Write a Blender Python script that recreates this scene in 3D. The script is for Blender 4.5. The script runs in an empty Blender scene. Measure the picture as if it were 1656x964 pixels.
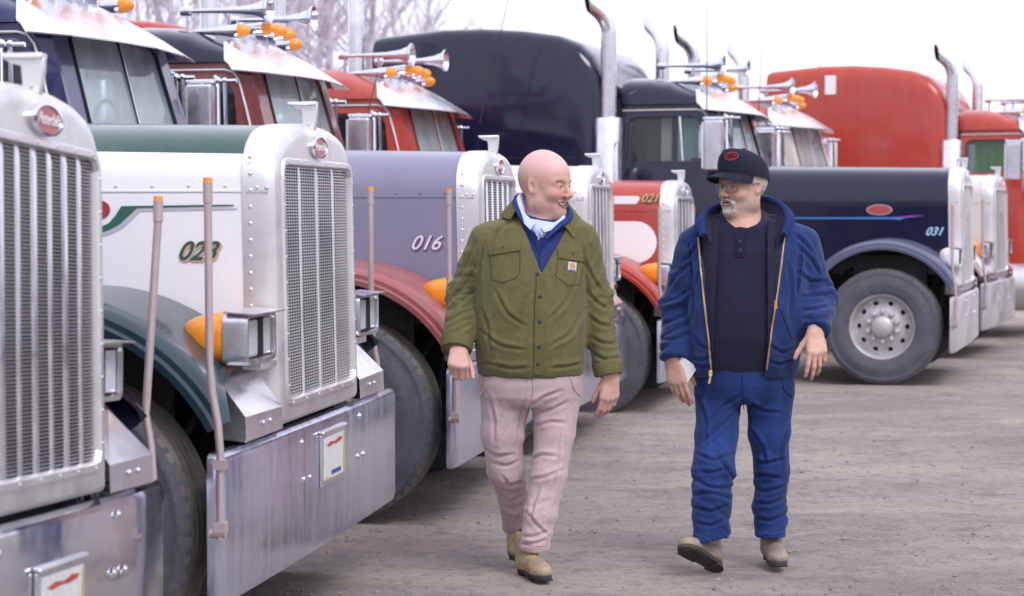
import bpy, bmesh, math, random
import numpy as np
from mathutils import Vector, Matrix

C = bpy.context
SC = C.scene
COL = SC.collection
R = math.radians

# ------------------------------------------------------------------ camera, light, exposure
cam_d = bpy.data.cameras.new('camera')
cam = bpy.data.objects.new('camera', cam_d)
COL.objects.link(cam)
SC.camera = cam
cam_d.sensor_width = 36.0
cam_d.lens = 3270.0 / 1656.0 * 36.0
cam_d.clip_start = 0.1
cam_d.clip_end = 5000.0
cam.location = (0, 0, 1.58)
cam.rotation_euler = (math.pi / 2 - math.atan(144.0 / 3270.0), 0, 0)
cam_d.dof.use_dof = True
cam_d.dof.focus_distance = 8.8
cam_d.dof.aperture_fstop = 3.6

SUN_EL, SUN_AZ = R(48), R(150)      # azimuth measured from +Y (view direction) towards +X
w = bpy.data.worlds.new('World')
SC.world = w
w.use_nodes = True
nt = w.node_tree
bg = nt.nodes['Background']
sky = nt.nodes.new('ShaderNodeTexSky')
sky.sky_type = 'NISHITA'
sky.sun_disc = False
sky.sun_elevation = SUN_EL
sky.sun_rotation = SUN_AZ
sky.air_density = 1.0
sky.dust_density = 4.0
sky.ozone_density = 1.0
# an overcast sky: the clear-sky colour shows only faintly through an even white cloud sheet
mx = nt.nodes.new('ShaderNodeMix'); mx.data_type = 'RGBA'
mx.inputs[0].default_value = 0.9
nt.links.new(sky.outputs[0], mx.inputs[6])
mx.inputs[7].default_value = (7.15, 7.1, 8.35, 1)
nt.links.new(mx.outputs[2], bg.inputs['Color'])
bg.inputs['Strength'].default_value = 0.15

sun_d = bpy.data.lights.new('sun', 'SUN')
sun = bpy.data.objects.new('sun', sun_d)
COL.objects.link(sun)
sun_d.energy = 1.4
sun_d.angle = R(22)
sun_d.color = (1.0, 0.97, 0.95)
sd = Vector((math.sin(SUN_AZ) * math.cos(SUN_EL), math.cos(SUN_AZ) * math.cos(SUN_EL), math.sin(SUN_EL)))
sun.rotation_euler = (-sd).to_track_quat('-Z', 'Y').to_euler()

SC.view_settings.view_transform = 'Standard'
SC.view_settings.look = 'None'
SC.view_settings.exposure = 0.36
SC.view_settings.gamma = 1.0
SC.view_settings.use_curve_mapping = False

rnd = random.Random(7)

# ------------------------------------------------------------------ mesh helpers
class MB:
    def __init__(self):
        self.v = []; self.f = []; self.m = []
    def add(self, verts, faces, mat=0):
        o = len(self.v)
        self.v.extend([tuple(p) for p in verts])
        for f in faces:
            self.f.append(tuple(i + o for i in f))
            self.m.append(mat)
        return self
    def box(self, x0, x1, y0, y1, z0, z1, mat=0):
        vs = [(x, y, z) for x in (x0, x1) for y in (y0, y1) for z in (z0, z1)]
        return self.add(vs, [(0, 1, 3, 2), (4, 6, 7, 5), (0, 4, 5, 1), (2, 3, 7, 6), (0, 2, 6, 4), (1, 5, 7, 3)], mat)
    def hexa(self, p, mat=0):       # p: 8 points, bottom ring 0-3, top ring 4-7
        return self.add(p, [(3, 2, 1, 0), (4, 5, 6, 7), (0, 1, 5, 4), (1, 2, 6, 5), (2, 3, 7, 6), (3, 0, 4, 7)], mat)
    def extrude(self, poly, vec, mat=0):   # closed polygon of 3D points pushed along vec
        n = len(poly); v = Vector(vec)
        vs = [Vector(p) for p in poly] + [Vector(p) + v for p in poly]
        fs = [tuple(range(n - 1, -1, -1)), tuple(range(n, 2 * n))]
        fs += [(i, (i + 1) % n, n + (i + 1) % n, n + i) for i in range(n)]
        return self.add(vs, fs, mat)
    def grid(self, rows, mat=0, close_u=False, close_v=False, caps=False, matf=None):
        nu = len(rows); nv = len(rows[0])
        vs = [p for r in rows for p in r]
        o = len(self.v)
        self.v.extend([tuple(p) for p in vs])
        for i in range(nu if close_u else nu - 1):
            for j in range(nv if close_v else nv - 1):
                a = i * nv + j; b = i * nv + (j + 1) % nv
                c = ((i + 1) % nu) * nv + (j + 1) % nv; d = ((i + 1) % nu) * nv + j
                self.f.append((a + o, d + o, c + o, b + o))
                if matf:
                    cz = [sum(vs[k][t] for k in (a, b, c, d)) / 4 for t in range(3)]
                    self.m.append(matf(cz))
                else:
                    self.m.append(mat)
        if caps:
            self.f.append(tuple(o + j for j in range(nv))); self.m.append(mat)
            self.f.append(tuple(o + (nu - 1) * nv + j for j in range(nv - 1, -1, -1))); self.m.append(mat)
        return self
    def tube(self, pts, r, n=10, mat=0, caps=True):
        pts = [Vector(p) for p in pts]
        rs = r if isinstance(r, (list, tuple)) else [r] * len(pts)
        rows = []
        up = Vector((0, 0, 1))
        prev = None
        for i, p in enumerate(pts):
            if i == 0: t = pts[1] - pts[0]
            elif i == len(pts) - 1: t = pts[-1] - pts[-2]
            else: t = (pts[i + 1] - p).normalized() + (p - pts[i - 1]).normalized()
            t.normalize()
            if prev is None:
                a = t.cross(up if abs(t.z) < 0.9 else Vector((1, 0, 0))).normalized()
            else:
                a = (prev - t * prev.dot(t)).normalized()
            prev = a
            b = t.cross(a)
            rows.append([p + (a * math.cos(2 * math.pi * k / n) + b * math.sin(2 * math.pi * k / n)) * rs[i] for k in range(n)])
        return self.grid(rows, mat, close_v=True, caps=caps)
    def lathe(self, prof, origin, axis, n=24, mat=0, caps=True, mats=None):   # prof: (along, radius)
        ax = Vector(axis).normalized(); o = Vector(origin)
        a = ax.cross(Vector((0, 0, 1)) if abs(ax.z) < 0.9 else Vector((1, 0, 0))).normalized()
        b = ax.cross(a)
        rows = [[o + ax * t + (a * math.cos(2 * math.pi * k / n) + b * math.sin(2 * math.pi * k / n)) * r for k in range(n)] for t, r in prof]
        if mats is None:
            return self.grid(rows, mat, close_v=True, caps=caps)
        for i in range(len(rows) - 1):
            self.grid(rows[i:i + 2], mats[i], close_v=True)
        return self
    def ball(self, c, r, nu=10, nv=8, mat=0):
        rx, ry, rz = r if isinstance(r, (list, tuple)) else (r, r, r)
        rows = []
        for i in range(nv + 1):
            t = math.pi * i / nv
            rows.append([(c[0] + rx * math.sin(t) * math.cos(2 * math.pi * k / nu), c[1] + ry * math.sin(t) * math.sin(2 * math.pi * k / nu), c[2] - rz * math.cos(t)) for k in range(nu)])
        return self.grid(rows, mat, close_v=True)

def mesh_of(name, mb, mats, smooth=35):
    me = bpy.data.meshes.new(name)
    me.from_pydata(mb.v, [], mb.f)
    for m in (mats if isinstance(mats, (list, tuple)) else [mats]):
        me.materials.append(m)
    me.polygons.foreach_set('material_index', mb.m)
    bm = bmesh.new(); bm.from_mesh(me)
    bmesh.ops.remove_doubles(bm, verts=bm.verts, dist=1e-5)
    bmesh.ops.recalc_face_normals(bm, faces=bm.faces)
    bm.to_mesh(me); bm.free()
    if smooth:
        me.polygons.foreach_set('use_smooth', [True] * len(me.polygons))
        me.set_sharp_from_angle(angle=R(smooth))
    me.update()
    return me

def link(name, me, parent=None, bevel=0, loc=None):
    o = bpy.data.objects.new(name, me)
    COL.objects.link(o)
    if parent is not None: o.parent = parent
    if loc is not None: o.location = loc
    if bevel:
        b = o.modifiers.new('bevel', 'BEVEL'); b.width = bevel; b.segments = 2; b.limit_method = 'ANGLE'; b.angle_limit = R(40)
        b.harden_normals = False
    return o

def obj(name, mb, mats, parent=None, smooth=35, bevel=0, label=None, kind=None):
    o = link(name, mesh_of(name, mb, mats, smooth), parent, bevel)
    if label: o['label'] = label
    if kind: o['kind'] = kind
    return o

def thing(name, label, cat, loc=(0, 0, 0), rz=0.0, group=None):
    o = bpy.data.objects.new(name, None)
    o.empty_display_size = 0.2
    COL.objects.link(o)
    o.location = loc; o.rotation_euler = (0, 0, rz)
    o['label'] = label; o['category'] = cat
    if group: o['group'] = group
    return o

# ------------------------------------------------------------------ materials
MATS = {}
def principled(name, col, rough=0.5, metal=0.0, coat=0.0, spec=0.5):
    m = bpy.data.materials.new(name); m.use_nodes = True
    b = m.node_tree.nodes['Principled BSDF']
    b.inputs['Base Color'].default_value = (*col, 1)
    b.inputs['Roughness'].default_value = rough
    b.inputs['Metallic'].default_value = metal
    b.inputs['Coat Weight'].default_value = coat
    b.inputs['Coat Roughness'].default_value = 0.08
    b.inputs['Specular IOR Level'].default_value = spec
    return m, m.node_tree, b

def noise(nt, scale, detail=4, rough=0.6, vec=None, stretch=None, obj_co=True):
    tc = nt.nodes.new('ShaderNodeTexCoord')
    src = tc.outputs['Object']
    if stretch:
        mp = nt.nodes.new('ShaderNodeMapping'); mp.inputs['Scale'].default_value = stretch
        nt.links.new(src, mp.inputs[0]); src = mp.outputs[0]
    n = nt.nodes.new('ShaderNodeTexNoise')
    n.inputs['Scale'].default_value = scale; n.inputs['Detail'].default_value = detail; n.inputs['Roughness'].default_value = rough
    nt.links.new(src, n.inputs['Vector'])
    return n.outputs['Fac']

def ramp(nt, fac, stops):
    r = nt.nodes.new('ShaderNodeValToRGB')
    e = r.color_ramp.elements
    while len(e) < len(stops): e.new(0.5)
    for i, (p, c) in enumerate(stops):
        e[i].position = p; e[i].color = (c, c, c, 1) if not isinstance(c, (tuple, list)) else (*c, 1)
    nt.links.new(fac, r.inputs[0])
    return r.outputs[0]

def mixc(nt, fac, a, b, mode='MIX'):
    m = nt.nodes.new('ShaderNodeMix'); m.data_type = 'RGBA'; m.blend_type = mode
    for s, k in ((fac, 0), (a, 6), (b, 7)):
        if hasattr(s, 'node'): nt.links.new(s, m.inputs[k])
        elif k == 0: m.inputs[0].default_value = s
        else: m.inputs[k].default_value = (*s, 1)
    return m.outputs[2]

def bump(nt, b, h, strength=0.2, dist=0.01):
    bp = nt.nodes.new('ShaderNodeBump'); bp.inputs['Strength'].default_value = strength; bp.inputs['Distance'].default_value = dist
    nt.links.new(h, bp.inputs['Height']); nt.links.new(bp.outputs[0], b.inputs['Normal'])

DUST = (0.31, 0.285, 0.285)
def paint(name, col, dust=0.35, rough=0.28, coat=0.6):
    """gloss paint under a thin uneven film of road dust"""
    if name in MATS: return MATS[name]
    m, nt, b = principled(name, col, rough, 0, coat, 0.25)
    n1 = noise(nt, 2.2, 6, 0.65); n2 = noise(nt, 30, 3, 0.7)
    n3 = noise(nt, 5.0, 4, 0.6, stretch=(3.0, 3.0, 0.35))       # run-off streaks
    f = nt.nodes.new('ShaderNodeMath'); f.operation = 'MULTIPLY'
    nt.links.new(ramp(nt, n1, [(0.35, 0.15), (0.75, 1.0)]), f.inputs[0]); nt.links.new(ramp(nt, n3, [(0.3, 0.35), (0.7, 1.0)]), f.inputs[1])
    g = nt.nodes.new('ShaderNodeMath'); g.operation = 'MULTIPLY'; g.inputs[1].default_value = dust
    nt.links.new(f.outputs[0], g.inputs[0])
    nt.links.new(mixc(nt, g.outputs[0], col, DUST), b.inputs['Base Color'])
    ro = nt.nodes.new('ShaderNodeMath'); ro.operation = 'MULTIPLY_ADD'
    nt.links.new(g.outputs[0], ro.inputs[0]); ro.inputs[1].default_value = 0.9; ro.inputs[2].default_value = rough
    nt.links.new(ro.outputs[0], b.inputs['Roughness'])
    co = nt.nodes.new('ShaderNodeMath'); co.operation = 'MULTIPLY_ADD'; co.use_clamp = True
    nt.links.new(g.outputs[0], co.inputs[0]); co.inputs[1].default_value = -coat * 1.3; co.inputs[2].default_value = coat
    nt.links.new(co.outputs[0], b.inputs['Coat Weight'])
    bump(nt, b, n1, 0.04, 0.01)
    MATS[name] = m
    return m

def metal(name, col=(0.8, 0.8, 0.83), rough=0.15, dirt=0.2, streak=False, dcol=(0.33, 0.31, 0.32), wav=0.03, dr=0.5):
    if name in MATS: return MATS[name]
    m, nt, b = principled(name, col, rough, 1.0)
    n1 = noise(nt, 3.5, 6, 0.65); n2 = noise(nt, 60, 3, 0.7)
    n3 = noise(nt, 7.0, 5, 0.7, stretch=(2.5, 2.5, 0.22))
    src = n3 if streak else n1
    f = ramp(nt, src, [(0.38, 0.0), (0.68, 1.0)])
    g = nt.nodes.new('ShaderNodeMath'); g.operation = 'MULTIPLY'; g.inputs[1].default_value = dirt
    nt.links.new(f, g.inputs[0])
    h = nt.nodes.new('ShaderNodeMath'); h.operation = 'MULTIPLY_ADD'; h.inputs[1].default_value = dirt * 0.15
    nt.links.new(ramp(nt, n2, [(0.5, 0.0), (0.72, 1.0)]), h.inputs[0]); nt.links.new(g.outputs[0], h.inputs[2])
    nt.links.new(mixc(nt, h.outputs[0], col, dcol), b.inputs['Base Color'])
    me = nt.nodes.new('ShaderNodeMath'); me.operation = 'MULTIPLY_ADD'; me.inputs[1].default_value = -0.9; me.inputs[2].default_value = 1.0; me.use_clamp = True
    nt.links.new(h.outputs[0], me.inputs[0]); nt.links.new(me.outputs[0], b.inputs['Metallic'])
    ro = nt.nodes.new('ShaderNodeMath'); ro.operation = 'MULTIPLY_ADD'; ro.inputs[1].default_value = dr; ro.inputs[2].default_value = rough
    nt.links.new(h.outputs[0], ro.inputs[0]); nt.links.new(ro.outputs[0], b.inputs['Roughness'])
    if wav: bump(nt, b, noise(nt, 4.0, 2, 0.5), wav * 4, 0.02)
    MATS[name] = m
    return m

def flat(name, col, rough=0.5, metallic=0.0, coat=0.0, var=0.0, scale=20, bmp=0.0, spec=0.5):
    if name in MATS: return MATS[name]
    m, nt, b = principled(name, col, rough, metallic, coat, spec)
    if var or bmp:
        n = noise(nt, scale, 5, 0.65)
        if var:
            lo = tuple(c * (1 - var) for c in col); hi = tuple(min(1, c * (1 + var)) for c in col)
            nt.links.new(mixc(nt, ramp(nt, n, [(0.3, 0.0), (0.7, 1.0)]), lo, hi), b.inputs['Base Color'])
        if bmp: bump(nt, b, n, bmp, 0.01)
    MATS[name] = m
    return m

def glass(name, tint=(0.35, 0.42, 0.41), rough=0.02, refl=1.5, film=0.0, fcol=(0.6, 0.65, 0.66)):
    if name in MATS: return MATS[name]
    m = bpy.data.materials.new(name); m.use_nodes = True
    nt = m.node_tree; nt.nodes.clear()
    out = nt.nodes.new('ShaderNodeOutputMaterial')
    tr = nt.nodes.new('ShaderNodeBsdfTransparent'); tr.inputs[0].default_value = (*tint, 1)
    gl = nt.nodes.new('ShaderNodeBsdfGlossy'); gl.inputs['Roughness'].default_value = rough; gl.inputs[0].default_value = (0.9, 0.95, 0.95, 1)
    fr = nt.nodes.new('ShaderNodeFresnel'); ge = nt.nodes.new('ShaderNodeNewGeometry')
    io = nt.nodes.new('ShaderNodeMath'); io.operation = 'MULTIPLY_ADD'       # same reflectance on both faces of a pane
    io.inputs[1].default_value = 1.0 / refl - refl; io.inputs[2].default_value = refl
    nt.links.new(ge.outputs['Backfacing'], io.inputs[0]); nt.links.new(io.outputs[0], fr.inputs[0])
    mx = nt.nodes.new('ShaderNodeMixShader')
    nt.links.new(fr.outputs[0], mx.inputs[0]); nt.links.new(tr.outputs[0], mx.inputs[1]); nt.links.new(gl.outputs[0], mx.inputs[2])
    last = mx.outputs[0]
    if film:
        df = nt.nodes.new('ShaderNodeBsdfDiffuse'); df.inputs[0].default_value = (*fcol, 1)
        m2 = nt.nodes.new('ShaderNodeMixShader')
        f = ramp(nt, noise(nt, 3.0, 5, 0.6, stretch=(1, 1, 0.4)), [(0.3, film * 0.6), (0.75, film * 1.3)])
        nt.links.new(f, m2.inputs[0]); nt.links.new(last, m2.inputs[1]); nt.links.new(df.outputs[0], m2.inputs[2])
        last = m2.outputs[0]
    nt.links.new(last, out.inputs[0])
    MATS[name] = m
    return m

CHROME = metal('chrome', (0.74, 0.76, 0.84), 0.10, 0.12)
CHROME_DIRTY = metal('dirty_chrome', (0.64, 0.67, 0.82), 0.17, 0.22, True, (0.52, 0.52, 0.60), 0.05, 0.3)
BRIGHT = metal('bright_steel', (0.78, 0.78, 0.83), 0.18, 0.3)
ALU = metal('brushed_aluminium', (0.80, 0.79, 0.80), 0.30, 0.45, False, (0.46, 0.44, 0.43), 0.02)
ALU_DULL = metal('dull_aluminium', (0.74, 0.74, 0.76), 0.42, 0.5, False, (0.42, 0.40, 0.40), 0.02)
BLACK = flat('black_plastic', (0.02, 0.02, 0.022), 0.5)
GRIME = flat('grimy_steel', (0.035, 0.033, 0.036), 0.7, 0, 0, 0.5, 8, 0.2)
CORE = flat('radiator_core', (0.022, 0.024, 0.05), 0.7)
AMBER = flat('amber_lens', (0.83, 0.27, 0.012), 0.3, 0, 0.4, 0.12, 30)
LENS = glass('lamp_glass', (0.92, 0.93, 0.95), 0.05)
REFLECTOR = flat('lamp_reflector', (0.80, 0.81, 0.84), 0.35, 0.35)
WINDSHIELD = glass('windshield_glass', (0.30, 0.36, 0.36), 0.02, 2.0, 0.52, (0.50, 0.58, 0.60))  # diffuse film: dust, plus the sky's reflection painted in as pale colour
SIDEGLASS = glass('side_glass', (0.62, 0.70, 0.70), 0.02, 1.5, 0.03)
INTERIOR = flat('cab_interior', (0.045, 0.045, 0.05), 0.8)
POLE = metal('pole_steel', (0.60, 0.51, 0.52), 0.55, 0.6, False, (0.36, 0.27, 0.27))
WHITE = flat('white_vinyl', (0.80, 0.80, 0.82), 0.4)
RUBBER = None
def tyre_mat():
    m, nt, b = principled('dusty_rubber', (0.05, 0.05, 0.055), 0.75)
    n1 = noise(nt, 5, 6, 0.7); n2 = noise(nt, 45, 4, 0.7)
    f = ramp(nt, n1, [(0.3, 0.25), (0.72, 0.85)])
    f2 = ramp(nt, n2, [(0.35, 0.55), (0.7, 1.0)])
    k = nt.nodes.new('ShaderNodeMath'); k.operation = 'MULTIPLY'; nt.links.new(f, k.inputs[0]); nt.links.new(f2, k.inputs[1])
    nt.links.new(mixc(nt, k.outputs[0], (0.042, 0.044, 0.055), (0.155, 0.155, 0.19)), b.inputs['Base Color'])
    bump(nt, b, n2, 0.25, 0.004)
    return m
RUBBER = tyre_mat()
def tread_mat():
    m, nt, b = principled('dusty_tread', (0.1, 0.1, 0.1), 0.85)
    n1 = noise(nt, 12, 6, 0.7)
    nt.links.new(mixc(nt, ramp(nt, n1, [(0.3, 0.0), (0.7, 1.0)]), (0.10, 0.09, 0.085), (0.22, 0.20, 0.19)), b.inputs['Base Color'])
    return m
TREAD = tread_mat()
# ------------------------------------------------------------------ trucks
def polar(poly, c, n):
    """points where n rays from c leave a closed 2D polygon"""
    out = []
    m = len(poly)
    for k in range(n):
        a = 2 * math.pi * k / n
        dx, dy = math.cos(a), math.sin(a)
        best = None
        for i in range(m):
            x1, y1 = poly[i][0] - c[0], poly[i][1] - c[1]
            x2, y2 = poly[(i + 1) % m][0] - c[0], poly[(i + 1) % m][1] - c[1]
            ex, ey = x2 - x1, y2 - y1
            den = dx * ey - dy * ex
            if abs(den) < 1e-12: continue
            t = (x1 * ey - y1 * ex) / den
            s = (x1 * dy - y1 * dx) / den
            if t > 0 and -1e-9 <= s <= 1 + 1e-9 and (best is None or t > best): best = t
        out.append((c[0] + dx * best, c[1] + dy * best))
    return out

def rrect(x0, x1, y0, y1, r, n=4):
    pts = []
    for cx, cy, a0 in ((x1 - r, y1 - r, 0), (x0 + r, y1 - r, 90), (x0 + r, y0 + r, 180), (x1 - r, y0 + r, 270)):
        for k in range(n + 1):
            a = R(a0 + 90 * k / n)
            pts.append((cx + r * math.cos(a), cy + r * math.sin(a)))
    return pts

CROWN = [(0, 0), (0.3, -0.006), (0.55, -0.018), (0.74, -0.042), (0.86, -0.075), (0.94, -0.12), (0.985, -0.165), (1.0, -0.22)]
HOOD_BACK = -1.95
HW = [0.56]
def hood_w(x, w0=None, w1=0.72): w0 = HW[0] - 0.001; return w0 + (w1 - w0) * (-0.125 - x) / (-0.125 - HOOD_BACK)
def section(w, zt, zb, dy=0.0):
    right = [(w * u, zt + d) for u, d in CROWN]
    s = [(-y, z) for y, z in reversed(right)] + right[1:]
    lower = [1.58, 1.40, 1.2, zb]
    lower = [z for z in lower if z >= zb]
    return [(-w + dy, z) for z in reversed(lower)] + [(y + dy, z) for y, z in s] + [(w + dy, z) for z in lower]

def text_mesh(name, body, size, mat, shear=0.35, bold=0.0, ext=0.0015):
    cu = bpy.data.curves.new(name, 'FONT')
    cu.body = body; cu.size = size; cu.shear = shear; cu.offset = bold; cu.extrude = ext
    cu.align_x = 'CENTER'; cu.align_y = 'CENTER'
    tmp = bpy.data.objects.new(name, cu); COL.objects.link(tmp)
    dg = C.evaluated_depsgraph_get()
    me = bpy.data.meshes.new_from_object(tmp.evaluated_get(dg))
    bpy.data.objects.remove(tmp); bpy.data.curves.remove(cu)
    me.name = name
    me.materials.clear(); me.materials.append(mat)
    return me

CACHE = {}
def cached(key, fn):
    if key not in CACHE: CACHE[key] = fn()
    return CACHE[key]

def ring_faces(mb, A, B, mat=0):
    n = len(A)
    o = len(mb.v); mb.v.extend([tuple(p) for p in A]); mb.v.extend([tuple(p) for p in B])
    for k in range(n):
        mb.f.append((o + k, o + (k + 1) % n, o + n + (k + 1) % n, o + n + k)); mb.m.append(mat)

def quad_map(c):
    """bilinear map of (u,v) onto four 3D corners: (0,0) (1,0) (1,1) (0,1)"""
    c = [Vector(p) for p in c]
    return lambda u, v: c[0] * (1 - u) * (1 - v) + c[1] * u * (1 - v) + c[2] * u * v + c[3] * (1 - u) * v

def holed_panel(mb, corners, hole, th, n=40, mat=0, outer=None):
    f = quad_map(corners)
    ctr = (sum(p[0] for p in hole) / len(hole), sum(p[1] for p in hole) / len(hole))
    A = polar(outer or [(0, 0), (1, 0), (1, 1), (0, 1)], ctr, n); B = polar(hole, ctr, n)
    nr = (f(1, 0) - f(0, 0)).cross(f(0, 1) - f(0, 0)).normalized() * th
    A3 = [f(*p) for p in A]; B3 = [f(*p) for p in B]
    ring_faces(mb, A3, B3, mat)
    ring_faces(mb, B3, [p + nr for p in B3], mat)
    ring_faces(mb, [p + nr for p in B3], [p + nr for p in A3], mat)
    ring_faces(mb, [p + nr for p in A3], A3, mat)
    pane = MB()
    Bp = [p + nr * 0.5 for p in B3]
    pane.add(Bp, [tuple(range(n))])
    return pane, B3

# ---- wheels
def tyre_mesh():
    mb = MB()
    prof = [(-0.13, 0.29), (-0.142, 0.30), (-0.148, 0.33), (-0.155, 0.37), (-0.158, 0.385), (-0.156, 0.40), (-0.152, 0.44), (-0.150, 0.445), (-0.146, 0.47), (-0.149, 0.476), (-0.147, 0.485), (-0.135, 0.508), (-0.118, 0.518)]
    mats = [0] * (len(prof) - 1)
    for y in (-0.075, -0.03, 0.015, 0.06):
        prof += [(y - 0.008, 0.522), (y - 0.006, 0.508), (y + 0.006, 0.508), (y + 0.008, 0.522)]
        mats += [1, 1, 1, 1]
    prof += [(0.11, 0.519), (0.13, 0.505), (0.145, 0.44), (0.13, 0.29)]
    mats += [1, 0, 0, 0]
    mb.lathe(prof, (0, 0, 0), (0, 1, 0), 56, mats=mats)
    # shoulder lugs
    for k in range(56):
        a = 2 * math.pi * (k + 0.5) / 56
        ca, sa = math.cos(a), math.sin(a)
        t = Vector((-sa, 0, ca)); r = Vector((ca, 0, sa))
        p = r * 0.505 + Vector((0, -0.132, 0))
        q = [p + t * s * 0.018 + r * d + Vector((0, e, 0)) for d, e in ((0, -0.006), (0.012, 0.012)) for s in (-1, 1)]
        q2 = [v - r * 0.02 + Vector((0, 0.01, 0)) for v in q]
        mb.hexa([q2[0], q2[1], q2[3], q2[2], q[0], q[1], q[3], q[2]], 1)
    return mesh_of('tyre', mb, [RUBBER, TREAD], 40)

def rim_mesh(mat):
    mb = MB()
    # dished disc with ten hand holes
    def ry(r): return -0.075 + 0.045 * max(0, (r - 0.13) / 0.12) ** 1.2
    n = 20
    for s in range(10):
        c = 2 * math.pi * s / 10
        def P(r, a, dy=0): return (r * math.cos(c + a), ry(r) + dy, r * math.sin(c + a))
        sq = [(-1, -1), (1, -1), (1, 1), (-1, 1)]
        hole = [(0.36 * math.cos(2 * math.pi * k / 24), 0.44 * math.sin(2 * math.pi * k / 24)) for k in range(24)]
        A = polar(sq, (0, 0), 24); B = polar(hole, (0, 0), 24)
        f = lambda p, dy=0: P(0.215 + 0.045 * p[1], math.pi / 10 * p[0], dy)
        ring_faces(mb, [f(p) for p in A], [f(p) for p in B])
        ring_faces(mb, [f(p) for p in B], [f(p, 0.03) for p in B])
    mb.lathe([(ry(0.17), 0.17), (-0.077, 0.14), (-0.08, 0.105), (-0.09, 0.10)], (0, 0, 0), (0, 1, 0), 60, caps=False)
    mb.lathe([(ry(0.26), 0.26), (-0.05, 0.268), (-0.10, 0.272), (-0.135, 0.285), (-0.14, 0.292), (-0.13, 0.296), (-0.10, 0.29)], (0, 0, 0), (0, 1, 0), 60, caps=False)
    return mesh_of('rim', mb, [mat], 50)

def hub_mesh(mat):
    mb = MB()
    mb.lathe([(-0.06, 0.10), (-0.13, 0.098), (-0.15, 0.088), (-0.165, 0.06), (-0.17, 0.0)], (0, 0, 0), (0, 1, 0), 28, caps=False)
    return mesh_of('hub_cap', mb, [mat], 40)

def nut_mesh(mat):
    mb = MB()
    mb.lathe([(-0.07, 0.026), (-0.098, 0.026), (-0.115, 0.020), (-0.125, 0.0)], (0, 0, 0), (0, 1, 0), 10, caps=False)
    return mesh_of('lug_nut', mb, [mat], 40)

WHEEL_STEEL = flat('painted_steel_rim', (0.52, 0.50, 0.51), 0.45, 0.35, 0, 0.14, 14, 0.05)
WELL = flat('wheel_back', (0.02, 0.02, 0.022), 0.8)

def wheel(root, x, y, side, full=True):
    e = bpy.data.objects.new('wheel', cached('tyre', tyre_mesh)); COL.objects.link(e)
    e.parent = root; e.location = (x, y, 0.522)
    if side > 0: e.rotation_euler = (0, 0, math.pi)
    o = link('rim', cached('rim', lambda: rim_mesh(WHEEL_STEEL)), e)
    def back():
        mb = MB(); mb.lathe([(0.0, 0.285), (0.01, 0.0)], (0, 0, 0), (0, 1, 0), 28, caps=False); return mesh_of('brake_drum', mb, [WELL])
    link('brake_drum', cached('drum', back), e)
    if full:
        link('hub_cap', cached('hub', lambda: hub_mesh(WHEEL_STEEL)), e)
        for k in range(10):
            a = 2 * math.pi * (k + 0.5) / 10
            link('lug_nut', cached('nut', lambda: nut_mesh(WHEEL_STEEL)), e, loc=(0.135 * math.cos(a), 0, 0.135 * math.sin(a)))
    return e

WX = -0.662
def fender_mesh(side, mat, fw=1.0):
    mb = MB()
    sec = [(1.19, 0.683), (1.207, 0.688), (1.21, 0.712), (1.195, 0.722), (1.195, 0.742), (1.172, 0.764), (1.10, 0.775), (0.60, 0.782),
           (0.60, 0.77), (1.09, 0.762), (1.16, 0.752), (1.182, 0.735), (1.182, 0.71), (1.18, 0.69)]
    rows = []
    N = 34
    for i in range(N + 1):
        t = i / N
        r_ = []
        for y, r in sec:
            a0 = (29 if side < 0 else 38) + 24 * min(1, max(0, (1.17 - y) / 0.57)) ** 0.6
            a = R(a0 + (175 - a0) * t)
            r_.append((WX + r * math.cos(a), side * y * fw, 0.53 + r * math.sin(a)))
        rows.append(r_)
    # straight tail behind the wheel
    for k in (1, 2):
        a = R(175); d = 0.16 * k
        rows.append([(WX + r * math.cos(a) - 0.05 * k, side * y * fw, 0.53 + r * math.sin(a) - d) for y, r in sec])
    mb.grid(rows, 0, close_v=True, caps=True)
    return mesh_of('fender', mb, [mat], 40)

def bumper_mesh(mat, W=1.235, sweep=0.0):
    mb = MB()
    prof = [(-0.06, 0.795), (-0.022, 0.797), (-0.006, 0.785), (0.0, 0.765), (0.0, 0.55), (0.0, 0.34), (-0.008, 0.31), (-0.03, 0.30), (-0.07, 0.302)]
    r = 0.035
    base = []
    def off(side):
        out = []
        for k in range(7):
            a = R(90 * k / 6)
            out.append((side * (W - r), side, a))
        return out
    rows = []
    def row(fn): rows.append([fn(px, pz) for px, pz in prof])
    row(lambda px, pz: (-0.055, -(W + px), pz)); row(lambda px, pz: (-r, -(W + px), pz))
    for k in range(1, 7):
        a = R(90 * k / 6)
        row(lambda px, pz: (-r + (r + px) * math.sin(a), -(W - r) - (r + px) * math.cos(a), pz))
    for y in (-0.6, 0, 0.6):
        row(lambda px, pz: (px + 0.012 * (1 - (y / 1.2) ** 2), y, pz))
    for k in range(6, 0, -1):
        a = R(90 * k / 6)
        row(lambda px, pz: (-r + (r + px) * math.sin(a), (W - r) + (r + px) * math.cos(a), pz))
    row(lambda px, pz: (-r, (W + px), pz)); row(lambda px, pz: (-0.055, (W + px), pz))
    rows2 = [[(p[0] - sweep * max(0, (abs(p[1]) - 0.5) / (W - 0.5)), p[1], p[2]) for p in rr] for rr in rows]
    mb.grid(rows2, 0)
    me = mesh_of('bumper', mb, [mat], 30)
    return me

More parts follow.
